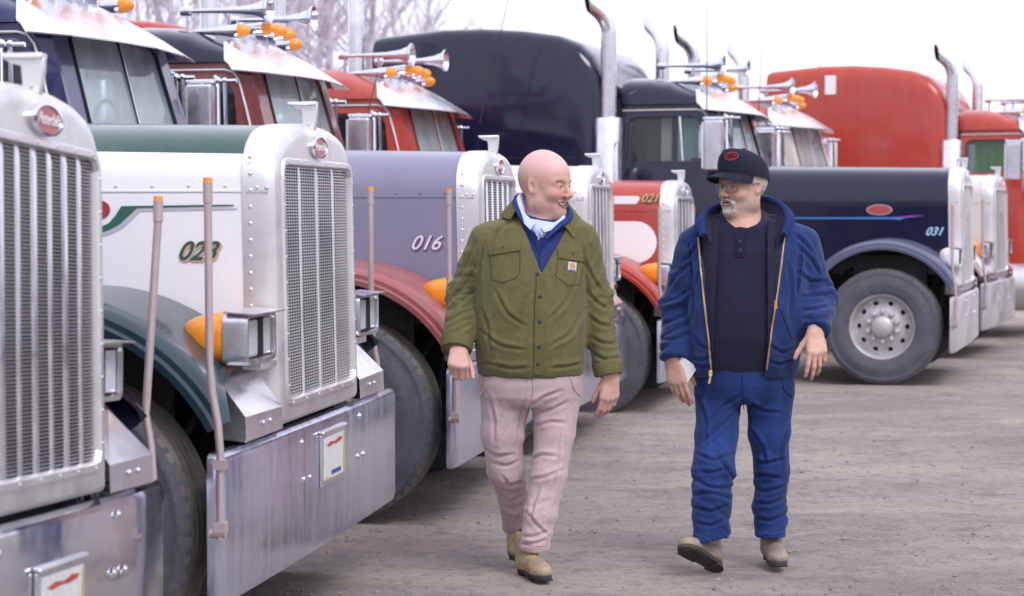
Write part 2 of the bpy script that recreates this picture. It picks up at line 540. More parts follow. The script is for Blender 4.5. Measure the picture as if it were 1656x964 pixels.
def grille_parts(root, style, core, bar_mat, wire_mat, gy0, gy1, gz0, gz1):
    mb = MB(); mb.box(-0.09, -0.075, gy0 - 0.02, gy1 + 0.02, gz0 - 0.02, gz1 + 0.02)
    g = obj('grille', mb, core, root, 0)
    H = gz1 - gz0; W = gy1 - gy0
    w = MB()
    if style == 'mesh':
        n = 74; m = 30
        for i in range(n):
            z = gz0 + H * (i + 0.5) / n
            w.box(-0.0135, -0.0120, gy0, gy1, z - 0.0021, z + 0.0021)
        for j in range(m):
            y = gy0 + W * (j + 0.5) / m
            w.box(-0.0130, -0.0115, y - 0.0016, y + 0.0016, gz0, gz1)
        bars = [(0.25, 0.0095), (0.5, 0.0095), (0.75, 0.0095)]
    elif style == 'louver':
        n = 84
        for i in range(n):
            z = gz0 + H * (i + 0.5) / n
            w.hexa([(-0.030, gy0, z), (-0.030, gy1, z), (-0.026, gy1, z), (-0.026, gy0, z), (-0.012, gy0, z + 0.003), (-0.012, gy1, z + 0.003), (-0.010, gy1, z + 0.0064), (-0.010, gy0, z + 0.0064)])
        bars = []
        for j in range(1, 7):
            bars.append((j / 7.0, 0.017 if j % 2 else 0.010))
    else:
        n = 64
        for i in range(n):
            z = gz0 + H * (i + 0.5) / n
            w.box(-0.0135, -0.012, gy0, gy1, z - 0.0024, z + 0.0024)
        k = style
        bars = [(j / (k + 1.0), 0.014) for j in range(1, k + 1)]
    w.v = [(x - 0.02 * (z - 0.8), y, z) for x, y, z in w.v]
    obj('grille_mesh', w, ALU_DULL, g, 0, kind='stuff')
    for u, hw in bars:
        b = MB(); y = gy0 + W * u
        zz0 = gz0 - 0.004; zz1 = gz1 + 0.002
        b.add([(-0.011, y - hw, zz0), (-0.004, y - hw * 0.6, zz0), (-0.004, y + hw * 0.6, zz0), (-0.011, y + hw, zz0),
               (-0.011, y - hw, zz1), (-0.004, y - hw * 0.6, zz1 - 0.03), (-0.004, y + hw * 0.6, zz1 - 0.03), (-0.011, y + hw, zz1)],
              [(0, 1, 5, 4), (1, 2, 6, 5), (2, 3, 7, 6), (3, 0, 4, 7), (4, 5, 6, 7), (3, 2, 1, 0)])
        b.v = [(x - 0.02 * (z - 0.8), y, z) for x, y, z in b.v]
        obj('grille_bar', b, bar_mat, g, 25)
    return g

def truck(name, label, O, yaw, hood, hood_top=None, fender=None, cab=None, roof=None, lower=None, shell=None, bump_mat=None, grille='mesh', number=None,
          sleeper=None, nose_dy=0.0, dz=0.0, hdz=0.0, amber=True, pole_amber=True, plate=None, has_cab=True, visor='visor', pole_z=1.665, decals=None, stacks=True,
          gbar=None, pods=True, pole_far=True, hw=0.56, sweep=0.0, bw=1.235, lampc=0.77, roll=0.0, stack_h=0.0, fw=1.0, pole_dx=0.0, mirror_dx=0.0, lamp_dx=0.0, pole_dy=0.0, pole_lean=0.0, antennas=()):
    HW[0] = hw
    root = thing(name, label, 'truck', (O[0], O[1], dz), -R(yaw), 'semi trucks parked side by side')
    root.rotation_euler[0] = R(roll)
    fender = fender or hood; cab = cab or hood; roof = roof or cab; shell = shell or ALU; bump_mat = bump_mat or CHROME_DIRTY
    lower = lower or cab
    zt0 = 1.90 + hdz
    hw += 0.005
    # --- radiator shell with the grille opening
    gz0, gz1 = 0.905, 1.735 + hdz * 0.7
    gy0, gy1 = nose_dy - (hw - 0.092), nose_dy + (hw - 0.092)
    ctr = (nose_dy, 1.32)
    N = 120
    rings = []
    for x, ins in ((-0.125, 0), (-0.05, 0), (-0.028, 0.006), (-0.010, 0.018), (-0.001, 0.036), (0.0, 0.05)):
        sec = section(hw - ins, zt0 - ins, 0.81 + ins * 0.6, nose_dy)
        rings.append([(x - 0.02 * (p[1] - 0.8), p[0], p[1]) for p in polar(sec, ctr, N)])
    mb = MB()
    for a, b in zip(rings[:-1], rings[1:]): ring_faces(mb, a, b)
    trim_out = polar(rrect(gy0 - 0.028, gy1 + 0.028, gz0 - 0.03, gz1 + 0.028, 0.05), ctr, N)
    lean = lambda z: -0.02 * (z - 0.8)
    T0 = [(lean(z), y, z) for y, z in trim_out]
    ring_faces(mb, rings[-1], T0)
    obj('radiator_shell', mb, shell, root, 28)
    trim_in = polar(rrect(gy0, gy1, gz0, gz1, 0.03), ctr, N)
    mb = MB()
    T1 = [(lean(z) + 0.009, y, z) for y, z in polar(rrect(gy0 - 0.022, gy1 + 0.022, gz0 - 0.024, gz1 + 0.022, 0.046), ctr, N)]
    T2 = [(lean(z) + 0.009, y, z) for y, z in polar(rrect(gy0 - 0.006, gy1 + 0.006, gz0 - 0.006, gz1 + 0.006, 0.034), ctr, N)]
    T3 = [(lean(z) - 0.004, y, z) for y, z in trim_in]; T4 = [(lean(z) - 0.075, y, z) for y, z in trim_in]
    for a, b in ((T0, T1), (T1, T2), (T2, T3), (T3, T4)): ring_faces(mb, a, b)
    obj('grille_frame', mb, shell, root, 25)
    grille_parts(root, grille, CORE, gbar or shell, shell, gy0, gy1, gz0, gz1)
    # rivets of shell and hood
    rv = MB()
    def rivet(p, nrm, r=0.0075):
        rv.lathe([(0, r), (r * 0.55, r * 0.75), (r * 0.75, 0)], p, nrm, 8, caps=False)
    for i in range(15):
        z = 0.95 + i * 0.058
        rivet((-0.11, nose_dy - hw, z + hdz * 0.5), (0, -1, 0))
    for x in (-0.085, -0.05): rivet((x, nose_dy - hw - 0.0005, 1.655), (0, -1, 0))
    for i in range(6):
        rivet((lean(gz1) + 0.009, gy0 + 0.04 + i * (gy1 - gy0 - 0.08) / 5, gz1 + 0.014), (1, 0, 0), 0.005)
        rivet((lean(gz0) + 0.009, gy0 + 0.04 + i * (gy1 - gy0 - 0.08) / 5, gz0 - 0.015), (1, 0, 0), 0.005)
    for i in range(9):
        z = gz0 + 0.05 + i * (gz1 - gz0 - 0.1) / 8
        for y in (gy0 - 0.014, gy1 + 0.014): rivet((lean(z) + 0.009, y, z), (1, 0, 0), 0.005)
    obj('rivets', rv, shell, root, 60, kind='stuff')
    rv = MB()
    for i in range(13):
        x = -0.2 - i * 0.13
        rivet((x, nose_dy - hood_w(x) - 0.0005, 1.662), (0, -1, 0), 0.007)
    obj('hood_rivets', rv, hood, root, 60, kind='stuff')
    # seam strip along the hood side and shell
    mb = MB()
    mb.hexa([(-0.125, nose_dy - hood_w(-0.125) - 0.004, 1.640), (HOOD_BACK, nose_dy - hood_w(HOOD_BACK) - 0.004, 1.640), (HOOD_BACK, nose_dy - hood_w(HOOD_BACK) + 0.01, 1.640), (-0.125, nose_dy - hood_w(-0.125) + 0.01, 1.640),
             (-0.125, nose_dy - hood_w(-0.125) - 0.004, 1.646), (HOOD_BACK, nose_dy - hood_w(HOOD_BACK) - 0.004, 1.646), (HOOD_BACK, nose_dy - hood_w(HOOD_BACK) + 0.01, 1.646), (-0.125, nose_dy - hood_w(-0.125) + 0.01, 1.646)])
    obj('hood_seam', mb, hood, root, 0)
    mb = MB(); mb.box(-0.124, -0.048, nose_dy - hw - 0.004, nose_dy - hw + 0.01, 1.638, 1.647)
    obj('shell_seam', mb, shell, root, 0)
    # --- emblem and ornament
    mb = MB()
    ez = 1.812 + hdz
    A = [(lean(ez) + 0.0, nose_dy + 0.105 * math.cos(2 * math.pi * k / 32), ez + 0.043 * math.sin(2 * math.pi * k / 32)) for k in range(32)]
    B = [(p[0] + 0.014, p[1], p[2]) for p in A]
    Ci = [(p[0] + 0.016, nose_dy + (p[1] - nose_dy) * 0.86, ez + (p[2] - ez) * 0.86) for p in A]
    D = [(p[0] + 0.011, nose_dy + (p[1] - nose_dy) * 0.84, ez + (p[2] - ez) * 0.84) for p in A]
    ring_faces(mb, A, B, 0); ring_faces(mb, B, Ci, 0); ring_faces(mb, Ci, D, 0)
    mb.add(D, [tuple(range(32))], 1)
    em = obj('emblem', mb, [CHROME, flat('emblem_red', (0.36, 0.045, 0.05), 0.35, 0, 0.3, 0.2, 60)], root, 30)
    tm = cached('scripttext', lambda: text_mesh('emblem_script', 'Peterbilt', 0.044, flat('emblem_white', (0.75, 0.72, 0.72), 0.4), 0.4, 0.0004, 0.001))
    o = link('emblem_script', tm, em, loc=(lean(ez) + 0.0135, nose_dy, ez)); o.rotation_euler = (R(90), 0, R(90))
    mb = MB()
    oz = zt0 - 0.004
    prof = [(-0.10, 0.075), (-0.085, 0.088), (-0.02, 0.082), (0.0, 0.086), (0.012, 0.075), (0.012, 0.05), (0.008, 0.01), (0.0, -0.03), (-0.012, -0.03), (-0.018, 0.0), (-0.045, 0.0), (-0.05, 0.055), (-0.075, 0.062)]
    mb.extrude([(x - 0.03, nose_dy - 0.011, oz + z) for x, z in prof], (0, 0.022, 0))
    mb.hexa([(-0.125, nose_dy - 0.03, oz + 0.074), (-0.02, nose_dy - 0.024, oz + 0.074), (-0.02, nose_dy + 0.024, oz + 0.074), (-0.125, nose_dy + 0.03, oz + 0.074),
             (-0.13, nose_dy - 0.03, oz + 0.086), (-0.02, nose_dy - 0.02, oz + 0.088), (-0.02, nose_dy + 0.02, oz + 0.088), (-0.13, nose_dy + 0.03, oz + 0.086)])
    obj('hood_ornament', mb, ALU, root, 35, bevel=0.003)
    # --- hood
    rows = []
    for i in range(11):
        t = i / 10
        x = -0.125 + (HOOD_BACK + 0.125) * t
        zt = zt0 - 0.006 + 0.03 * t
        rows.append([(x, y, z) for y, z in section(hood_w(x), zt, 0.98, nose_dy)])
    mb = MB()
    mats = [hood]
    zsplit = None
    if hood_top: mats.append(hood_top); zsplit = 1.772
    mb.grid(rows, 0, matf=(lambda c: 1 if c[2] > 1.765 + (-c[0]) * 0.016 else 0) if hood_top else None)
    obj('hood', mb, mats, root, 40)
    # frame, and a dark engine box added to block light, behind the panels
    mb = MB()
    mb.box(-1.9, -0.12, nose_dy - 0.45, nose_dy + 0.45, 0.75, 1.5)
    for s in (-1, 1):
        mb.box(-7.0, -0.1, s * 0.43 - 0.05, s * 0.43 + 0.05, 0.58, 0.86)
        mb.box(-1.5, -0.12, s * 0.62 - 0.03, s * 0.62 + 0.03, 0.42, 0.47)
        mb.box(-0.95, -0.3, s * 0.85 - 0.02, s * 0.85 + 0.02, 0.55, 1.16)
        mb.tube([(WX + 0.1, s * 0.55, 0.45), (WX + 0.35, s * 0.75, 0.62), (-0.15, s * 0.8, 0.7)], 0.025, 8)
        mb.tube([(WX + 0.3, s * 0.6, 0.5), (-0.2, s * 0.9, 0.52)], 0.018, 8)
    for s in (-1, 1):
        mb.tube([(-0.2, s * 0.62, 1.0), (-0.28, s * 0.8, 0.8), (-0.34, s * 0.88, 0.6)], 0.014, 8)
        mb.tube([(-0.16, s * 0.7, 0.95), (-0.18, s * 0.82, 0.62), (-0.25, s * 0.86, 0.5)], 0.010, 8)
        mb.tube([(WX - 0.5, s * 0.6, 0.95), (WX - 0.1, s * 0.72, 1.12), (-0.25, s * 0.66, 1.08)], 0.02, 8)
        mb.box(-0.24, -0.14, s * 0.9 - 0.05, s * 0.9 + 0.05, 0.46, 0.52)
    mb.tube([(WX, -0.95, 0.5), (WX, 0.95, 0.5)], 0.07, 10)
    mb.box(-0.6, -0.15, -0.4, 0.4, 0.45, 0.8)
    obj('chassis', mb, GRIME, root, 30)
    # --- bumper
    bo = link('bumper', cached('bumper%s%s' % (bump_mat.name, bw), lambda: bumper_mesh(bump_mat, bw, sweep)), root)
    for y, z in ((-0.318, 0.598), (-0.234, 0.596), (-0.34, 0.736), (0.494, 0.584), (0.587, 0.583), (0.527, 0.745)):
        def bolt():
            m_ = MB(); m_.lathe([(0, 0.016), (0.002, 0.0155), (0.0025, 0.009), (0.007, 0.008), (0.008, 0.0)], (0, 0, 0), (1, 0, 0), 12, caps=False)
            return mesh_of('bolt', m_, [BRIGHT], 35)
        link('bolt', cached('bolt', bolt), bo, loc=(0.009, y, z))
    if plate is not None:
        py, pz = plate
        mb = MB()
        x0 = 0.012
        mb.box(x0, x0 + 0.010, py - 0.175, py + 0.175, pz - 0.10, pz + 0.10)
        mb.hexa([(x0, py - 0.18, pz + 0.102), (x0 + 0.022, py - 0.18, pz + 0.102), (x0 + 0.022, py + 0.18, pz + 0.102), (x0, py + 0.18, pz + 0.102),
                 (x0, py - 0.18, pz + 0.116), (x0 + 0.019, py - 0.18, pz + 0.112), (x0 + 0.019, py + 0.18, pz + 0.112), (x0, py + 0.18, pz + 0.116)])
        pf = obj('plate_frame', mb, BRIGHT, root, 0, bevel=0.004)
        mb = MB(); mb.box(x0 + 0.0105, x0 + 0.0135, py - 0.15, py + 0.15, pz - 0.075, pz + 0.085)
        lp = obj('licence_plate', mb, flat('plate_white', (0.66, 0.68, 0.66), 0.45, 0, 0, 0.12, 40), root, 0, bevel=0.001)
        mb = MB(); xx = x0 + 0.0150
        q = [(-0.12, 0.056), (-0.06, 0.066), (0.0, 0.06), (0.06, 0.070), (0.12, 0.066), (0.10, 0.056), (0.04, 0.050), (-0.02, 0.053), (-0.08, 0.047)]
        mb.add([(xx, py + y, pz + z) for y, z in q], [tuple(range(len(q)))], 0)
        mb.add([(xx, py + y, pz + z) for y, z in ((-0.05, -0.062), (0.09, -0.062), (0.09, -0.046), (-0.05, -0.046))], [(0, 1, 2, 3)], 1)
        mb.add([(xx, py + y, pz + z) for y, z in ((-0.135, -0.074), (-0.06, -0.074), (-0.06, -0.066), (-0.135, -0.066))], [(0, 1, 2, 3)], 2)
        mb.add([(xx, py + y, pz + z) for y, z in ((0.128, -0.074), (0.148, -0.074), (0.148, 0.08), (0.14, 0.08))], [(0, 1, 2, 3)], 2)
        obj('plate_print', mb, [flat('plate_red', (0.5, 0.06, 0.05), 0.5, 0, 0, 0.4, 90), flat('plate_blue', (0.06, 0.08, 0.3), 0.5), flat('plate_yellow', (0.6, 0.5, 0.12), 0.5)], lp, 0)
    # --- poles
    for s in (-1, 1):
        if s > 0 and not pole_far: continue
        y = s * (bw + 0.027 + pole_dy); px = -sweep - (0.085 if s > 0 else 0.0) + pole_dx
        mb = MB()
        pts = [(px, y, 0.53), (px, y, 0.80), (px - 0.008, y, 0.90), (px - 0.026, y, 1.0), (px - 0.034 + pole_lean * 0.3, y, 1.09), (px - 0.036 + pole_lean, y, pole_z - 0.06)]
        pt = px + pole_lean
        mb.tube(pts, 0.0130, 12)
        mb.tube([(pt - 0.036, y, pole_z - 0.065), (pt - 0.036, y, pole_z)], 0.0155, 12)
        for z in (0.57, 0.77):
            mb.box(px - 0.02, px + 0.018, y - 0.019, y + 0.019, z - 0.016, z + 0.016)
        mb.tube([(px - 0.035, y, 0.55), (px + 0.016, y, 0.55)], 0.016, 10)
        p = obj('marker_pole', mb, POLE, root, 40)
        mb = MB(); mb.tube([(pt - 0.036, y, pole_z), (pt - 0.036, y, pole_z + 0.014)], 0.0145, 12)
        obj('pole_tip', mb, flat('pole_tip_orange', (0.85, 0.30, 0.02), 0.5), p, 40)
    # --- valances either side of the shell
    for s in (-1, 1):
        a, b = s * (hw - 0.003) + nose_dy, s * (0.99 if hw > 0.5 else 0.86)
        mb = MB()
        P = [(0.002, a, 0.805), (0.002, b, 0.805), (-0.02, b, 0.805), (-0.02, a, 0.805),
             (0.0, a, 0.885), (0.0, b, 0.89), (-0.02, b, 0.89), (-0.02, a, 0.885)]
        mb.add([(0.003, a, 0.808), (0.003, b, 0.808), (0.0, b, 0.893), (0.0, a, 0.888), (-0.125, b * 0.94, 1.03), (-0.125, a, 1.055), (-0.13, b * 0.94, 0.81), (-0.13, a, 0.81)],
               [(0, 1, 2, 3), (3, 2, 4, 5), (1, 6, 4, 2), (5, 4, 6, 7), (0, 7, 6, 1)])
        vo = obj('front_valance', mb, BRIGHT, root, 0, bevel=0.004)
        rb = MB()
        for yy in (a + s * 0.16, a + s * 0.24):
            rb.lathe([(0, 0.011), (0.006, 0.008), (0.008, 0)], (0.003, yy, 0.855), (1, 0, 0), 10, caps=False)
        obj('valance_bolts', rb, BRIGHT, vo, 60, kind='stuff')
    # --- lamps
    if pods:
        for s in (-1, 1):
            yc = s * lampc + nose_dy; LX = 0.004 + lamp_dx
            mb = MB()
            rows = []
            for x, k in ((-0.105, 0.93), (-0.10, 0.98), (-0.085, 1.0), (-0.03, 1.0), (-0.012, 0.985)):
                rows.append([(x, yc + y * k, 1.145 + z * k) for y, z in rrect(-0.17, 0.17, -0.088, 0.088, 0.035)])
            mb.grid(rows, 0, close_v=True)
            fr = rows[-1]
            inn = [(-0.012, yc + y, 1.145 + z) for y, z in rrect(-0.155, 0.155, -0.072, 0.07, 0.02)]
            inb = [(-0.05, yc + y, 1.145 + z) for y, z in rrect(-0.15, 0.15, -0.068, 0.066, 0.02)]
            ring_faces(mb, fr, inn); ring_faces(mb, inn, inb)
            mb.add(rows[0], [tuple(range(len(rows[0])))])
            pod = obj('headlight', mb, BRIGHT if amber else WHITE, root, 40)
            pod.location = (LX, 0, 0)
            for t in (-1, 1):
                mb = MB(); mb.add([(-0.026, yc + t * 0.076 + y, 1.145 + z) for y, z in rrect(-0.066, 0.066, -0.062, 0.06, 0.012)], [tuple(range(20))])
                for q in range(5):
                    yy = yc + t * 0.076 - 0.052 + q * 0.026
                    mb.box(-0.026, -0.022, yy - 0.002, yy + 0.002, 1.09, 1.20)
                lo = obj('reflector', mb, REFLECTOR, pod, 0)
                mb = MB(); mb.add([(-0.016, yc + t * 0.076 + y, 1.145 + z) for y, z in rrect(-0.068, 0.068, -0.064, 0.062, 0.012)], [tuple(range(20))])
                obj('lens', mb, LENS, pod, 0)
            mb = MB(); mb.box(-0.03, -0.010, yc - 0.007, yc + 0.007, 1.08, 1.21)
            obj('lamp_divider', mb, BLACK, pod, 0)
            # eyebrow above the lamps
            mb = MB(); mb.hexa([(-0.095, yc - 0.175, 1.234), (0.018, yc - 0.176, 1.226), (0.018, yc + 0.185, 1.226), (-0.095, yc + 0.18, 1.234),
                                (-0.095, yc - 0.175, 1.239), (0.018, yc - 0.176, 1.231), (0.018, yc + 0.185, 1.231), (-0.095, yc + 0.18, 1.239)])
            obj('lamp_visor', mb, BRIGHT, pod, 0)
            # amber bullet at the back
            mb = MB(); rows = []
            L = 0.19 if amber else 0.10
            for i in range(9):
                t = i / 8.0
                k = math.sqrt(max(0.0, 1 - t ** 2.2)) * 0.97
                k = max(k, 0.02)
                rows.append([(-0.104 - L * t, yc + y * k, 1.145 + z * k) for y, z in rrect(-0.17, 0.17, -0.09, 0.088, 0.07)])
            mb.grid(rows, 0, close_v=True, caps=True)
            obj('turn_signal' if amber else 'lamp_shell', mb, AMBER if amber else WHITE, pod, 50)
            # bracket
            mb = MB()
            mb.box(-0.09, -0.02, min(s * hw + nose_dy, yc - s * 0.02), max(s * hw + nose_dy, yc - s * 0.02), 1.03, 1.056)
            yy = yc - s * 0.17
            mb.box(-0.088, -0.05, min(s * (hw - 0.005) + nose_dy, yy + s * 0.03), max(s * (hw - 0.005) + nose_dy, yy + s * 0.03), 1.04, 1.20)
            for q in (0.05, 0.11):
                mb.lathe([(0, 0.016), (0.008, 0.014), (0.009, 0)], (-0.049, yc - s * (0.05 + q), 1.045), (1, 0, 0), 10, caps=False)
            obj('lamp_bracket', mb, ALU_DULL, pod, 40, bevel=0.003)
    # --- fenders and wheels
    for s in (-1, 1):
        link('fender', fender_mesh(s, fender, fw), root)
        wheel(root, WX, s * 1.0 * fw, s, full=True)
        for x in (-5.6, -6.9):
            wheel(root, x, s * 1.08, s, full=False)
    # --- number
    if number:
        txt, x0, z0, size, m1, m2 = number
        for mm, d, k, off in ((m2, 0.0025, 0, -0.006), (m1, 0.0055, 1, 0.0)):
            me = text_mesh('hood_number', txt, size, mm, 0.45, 0.0028 if k == 0 else 0.0012)
            o = link('hood_number' if k else 'number_outline', me, root, loc=(x0 + (0.006 if k == 0 else 0), nose_dy - hood_w(x0) - d, z0 + off))
            o.rotation_euler = (R(90), 0, R(5.3))
    # --- decals: polygons on the hood side in (x, z)
    for nm, poly, mat_, layer in (decals or []):
        mb = MB()
        P = [(x, nose_dy - hood_w(x) - 0.0025 - 0.002 * layer, z) for x, z in poly]
        mb.add(P, [tuple(range(len(P)))])
        obj(nm, mb, mat_, root, 0)
    if has_cab: build_cab(root, cab, roof, lower, visor, stacks, sleeper, stack_h, mirror_dx)
    for p0, p1 in antennas:
        mb = MB(); mb.tube([p0, p1], [0.006, 0.0025], 6)
        obj('antenna', mb, BLACK, root, 40)
    return root

def build_cab(root, paint_, roof, lower, visor, stacks, sleeper, stack_h=0.0, mirror_dx=0.0):
    # lower body
    mb = MB()
    XB = -3.15
    rows = []
    for x, w_ in ((-2.03, 0.80), (-2.06, 0.90), (-2.18, 0.95), (XB + 0.03, 0.97), (XB, 0.95)):
        rows.append([(x, -w_ + 0.10, 0.62), (x, -w_, 0.68), (x, -w_, 1.90), (x, -w_ + 0.015, 1.96), (x, w_ - 0.015, 1.96), (x, w_, 1.90), (x, w_, 0.68), (x, w_ - 0.10, 0.62)])
    mb.grid(rows, 0, close_v=True, caps=True)
    obj('cab_body', mb, lower, root, 35)
    mb = MB(); mb.box(-2.06, HOOD_BACK - 0.0, -0.74, 0.74, 1.0, 1.93)
    obj('cowl', mb, lower, root, 0, bevel=0.03)
    # interior
    mb = MB()
    mb.box(-2.5, -2.12, -0.8, 0.8, 1.965, 2.06)
    for s in (-0.45, 0.45):
        mb.box(-2.95, -2.8, s - 0.24, s + 0.24, 1.97, 2.42)
    mb.tube([(-2.45, 0.45 + 0.19 * math.cos(2 * math.pi * k / 12), 2.1 + 0.12 * math.sin(2 * math.pi * k / 12)) for k in range(13)], 0.014, 6)
    obj('cab_interior', mb, INTERIOR, root, 30)
    # greenhouse
    SB, ST = 0.945, 0.875       # half width at belt, at roof rail
    zb, zr = 1.955, 2.565
    for s in (-1, 1):
        corners = [(XB, s * SB, zb), (-2.08, s * SB, zb), (-2.255, s * ST, zr), (XB, s * ST, zr)]
        if s > 0: corners = [corners[1], corners[0], corners[3], corners[2]]
        hole = [(0.10, 0.10), (0.62, 0.10), (0.62, 0.10), (0.80, 0.10), (0.865, 0.16), (0.895, 0.5), (0.90, 0.70), (0.87, 0.78), (0.80, 0.81), (0.16, 0.81), (0.105, 0.76)]
        hole = [(0.06, 0.12), (0.76, 0.12), (0.80, 0.16), (0.835, 0.66), (0.82, 0.75), (0.76, 0.80), (0.14, 0.80), (0.075, 0.74)]
        if s > 0: hole = [(1 - u, v) for u, v in hole][::-1]
        mb = MB()
        pane, B3 = holed_panel(mb, corners, hole, -0.05 if True else 0.05, 48)
        wl = obj('cab_side', mb, paint_, root, 30)
        obj('side_window', pane, SIDEGLASS, wl, 0)
        f = quad_map(corners)
        # vent-window divider, and the bright moulding round the door top
        u0 = 0.58 if s < 0 else 0.42
        mb = MB(); mb.tube([f(u0, 0.12) + Vector((0, s * 0.004, 0)), f(u0 + (0.03 if s < 0 else -0.03), 0.8) + Vector((0, s * 0.004, 0))], 0.011, 8)
        obj('window_post', mb, ALU_DULL, wl, 40)
        fu = lambda u, v: f(u if s < 0 else 1 - u, v) + Vector((0, s * 0.008, 0))
        mb = MB(); mb.tube([fu(0.02, 0.90), fu(0.3, 0.905), fu(0.80, 0.905), fu(0.86, 0.88), fu(0.89, 0.80), fu(0.90, 0.5), fu(0.905, 0.02)], 0.009, 8)
        obj('door_moulding', mb, ALU_DULL, wl, 40)
        mb = MB(); mb.box(-2.95, -2.80, s * 0.985 - 0.012, s * 0.985 + 0.012, 1.70, 1.73)
        obj('door_handle', mb, CHROME, root, 0, bevel=0.004)
        # windscreen halves
        bo = (-2.085, s * 0.93, zb); bc = (-2.055, 0.0, zb + 0.012); tc = (-2.215, 0.0, zr + 0.02); to = (-2.255, s * 0.865, zr)
        c4 = [bo, bc, tc, to] if s < 0 else [bc, bo, to, tc]
        hole = rrect(0.24, 0.997, 0.05, 0.93, 0.02, 3) if s < 0 else rrect(0.003, 0.76, 0.05, 0.93, 0.02, 3)
        mb = MB()
        pane, B3 = holed_panel(mb, c4, hole, -0.03, 40)
        ws = obj('windscreen_frame', mb, paint_, root, 30)
        obj('windscreen', pane, WINDSHIELD, ws, 0)
        mb = MB(); k0 = min(range(len(B3)), key=lambda i: abs(B3[i].y) + abs(B3[i].z - 2.25))
        loop = B3[k0:] + B3[:k0]
        mb.tube([Vector(p) + Vector((0.006, 0, 0)) for p in loop if abs(p.y) > 0.02], 0.006, 6)
        obj('screen_seal', mb, BLACK, ws, 40)
    mb = MB(); mb.tube([(-2.055, 0, zb), (-2.215, 0, zr + 0.02)], 0.004, 8)
    obj('windscreen_post', mb, ALU_DULL, root, 40)
    mb = MB(); mb.box(XB, XB + 0.04, -0.85, 0.85, zb, 2.6)
    obj('cab_back', mb, paint_, root, 0)
    # roof
    rows = []
    for x, w_, zc in ((-2.20, 0.80, 2.585), (-2.225, 0.86, 2.63), (-2.33, 0.895, 2.68), (-2.5, 0.905, 2.745), (-2.7, 0.91, 2.80), (-2.9, 0.91, 2.835), (-3.1, 0.91, 2.845), (XB - 0.005, 0.90, 2.83)):
        r_ = []
        for k in range(17):
            a = math.pi * k / 16
            c_, s_ = math.cos(a), math.sin(a)
            y = -w_ * math.copysign(abs(c_) ** 0.55, c_)
            zz = 2.56 + (zc - 2.56) * abs(s_) ** 0.62
            xo = x + (-0.12 * (abs(y) / 0.9) ** 2 if x > -2.6 else 0)
            r_.append((xo, y, zz))
        rows.append(r_)
    mb = MB(); mb.grid(rows, 0, close_v=True, caps=True)
    obj('cab_roof', mb, roof, root, 50)
    # sun visor
    mb = MB()
    th = 0.007
    top = [(-2.42, -0.905, 2.575), (-2.44, -0.85, 2.70), (-2.46, -0.50, 2.752), (-2.45, 0.0, 2.772), (-2.46, 0.50, 2.752), (-2.44, 0.85, 2.70), (-2.42, 0.905, 2.575)]
    tip = [(-2.345, -0.955, 2.505), (-2.08, -0.97, 2.478), (-2.0, -0.55, 2.482), (-1.985, 0.0, 2.49), (-2.0, 0.55, 2.482), (-2.08, 0.97, 2.478), (-2.345, 0.955, 2.505)]
    mid = [tuple((a * 0.5 + b * 0.5) + (0.012 if i == 2 else 0) for i, (a, b) in enumerate(zip(p, q))) for p, q in zip(top, tip)]
    lo = [[(x - 0.002, y * 0.995, z - th) for x, y, z in r_] for r_ in (tip, mid, top)]
    mb.grid([top, mid, tip] + lo, 0, close_u=True, caps=False)
    vz = obj('sun_visor', mb, BRIGHT if visor == 'steel' else metal('visor_steel', (0.86, 0.86, 0.90), 0.24, 0.25, False, (0.6, 0.6, 0.62)), root, 35)
    # roof marker lights
    def light_mesh():
        m_ = MB()
        m_.lathe([(-0.36, 0.004), (-0.30, 0.014), (-0.15, 0.030), (-0.03, 0.046), (0.0, 0.048)], (0, 0, 0), (1, 0, 0), 16, caps=False)
        m_.box(-0.16, -0.06, -0.012, 0.012, -0.09, -0.02)
        return mesh_of('roof_light', m_, [CHROME], 40)
    def amber_mesh():
        m_ = MB()
        m_.lathe([(0.0, 0.046), (0.02, 0.047), (0.05, 0.040), (0.075, 0.024), (0.085, 0.008), (0.086, 0)], (0, 0, 0), (1, 0, 0), 16, caps=True)
        return mesh_of('amber_lens', m_, [AMBER], 50)
    for y, x, z in ((-0.60, -2.42, 2.79), (-0.24, -2.36, 2.835), (0.0, -2.35, 2.84), (0.24, -2.36, 2.835), (0.60, -2.42, 2.79)):
        lo_ = link('roof_light', cached('rlight', light_mesh), root, loc=(x, y, z))
        link('amber_lens', cached('ramber', amber_mesh), lo_)
    # horns
    def horn_mesh():
        m_ = MB()
        m_.lathe([(-0.64, 0.03), (-0.62, 0.034), (-0.57, 0.034), (-0.56, 0.014), (-0.42, 0.017), (-0.22, 0.025), (-0.10, 0.042), (-0.04, 0.066), (0.0, 0.088), (0.008, 0.093), (0.004, 0.097), (-0.01, 0.093), (-0.012, 0.086), (-0.05, 0.05), (-0.09, 0.0)], (0, 0, 0), (1, 0, 0), 22, caps=False)
        m_.box(-0.60, -0.58, -0.01, 0.01, -0.14, 0.0); m_.box(-0.30, -0.28, -0.01, 0.01, -0.2, 0.0)
        return mesh_of('air_horn', m_, [CHROME], 50)
    for y, x in ((-0.36, -2.28), (0.36, -2.18)):
        link('air_horn', cached('horn', horn_mesh), root, loc=(x, y, 2.955))
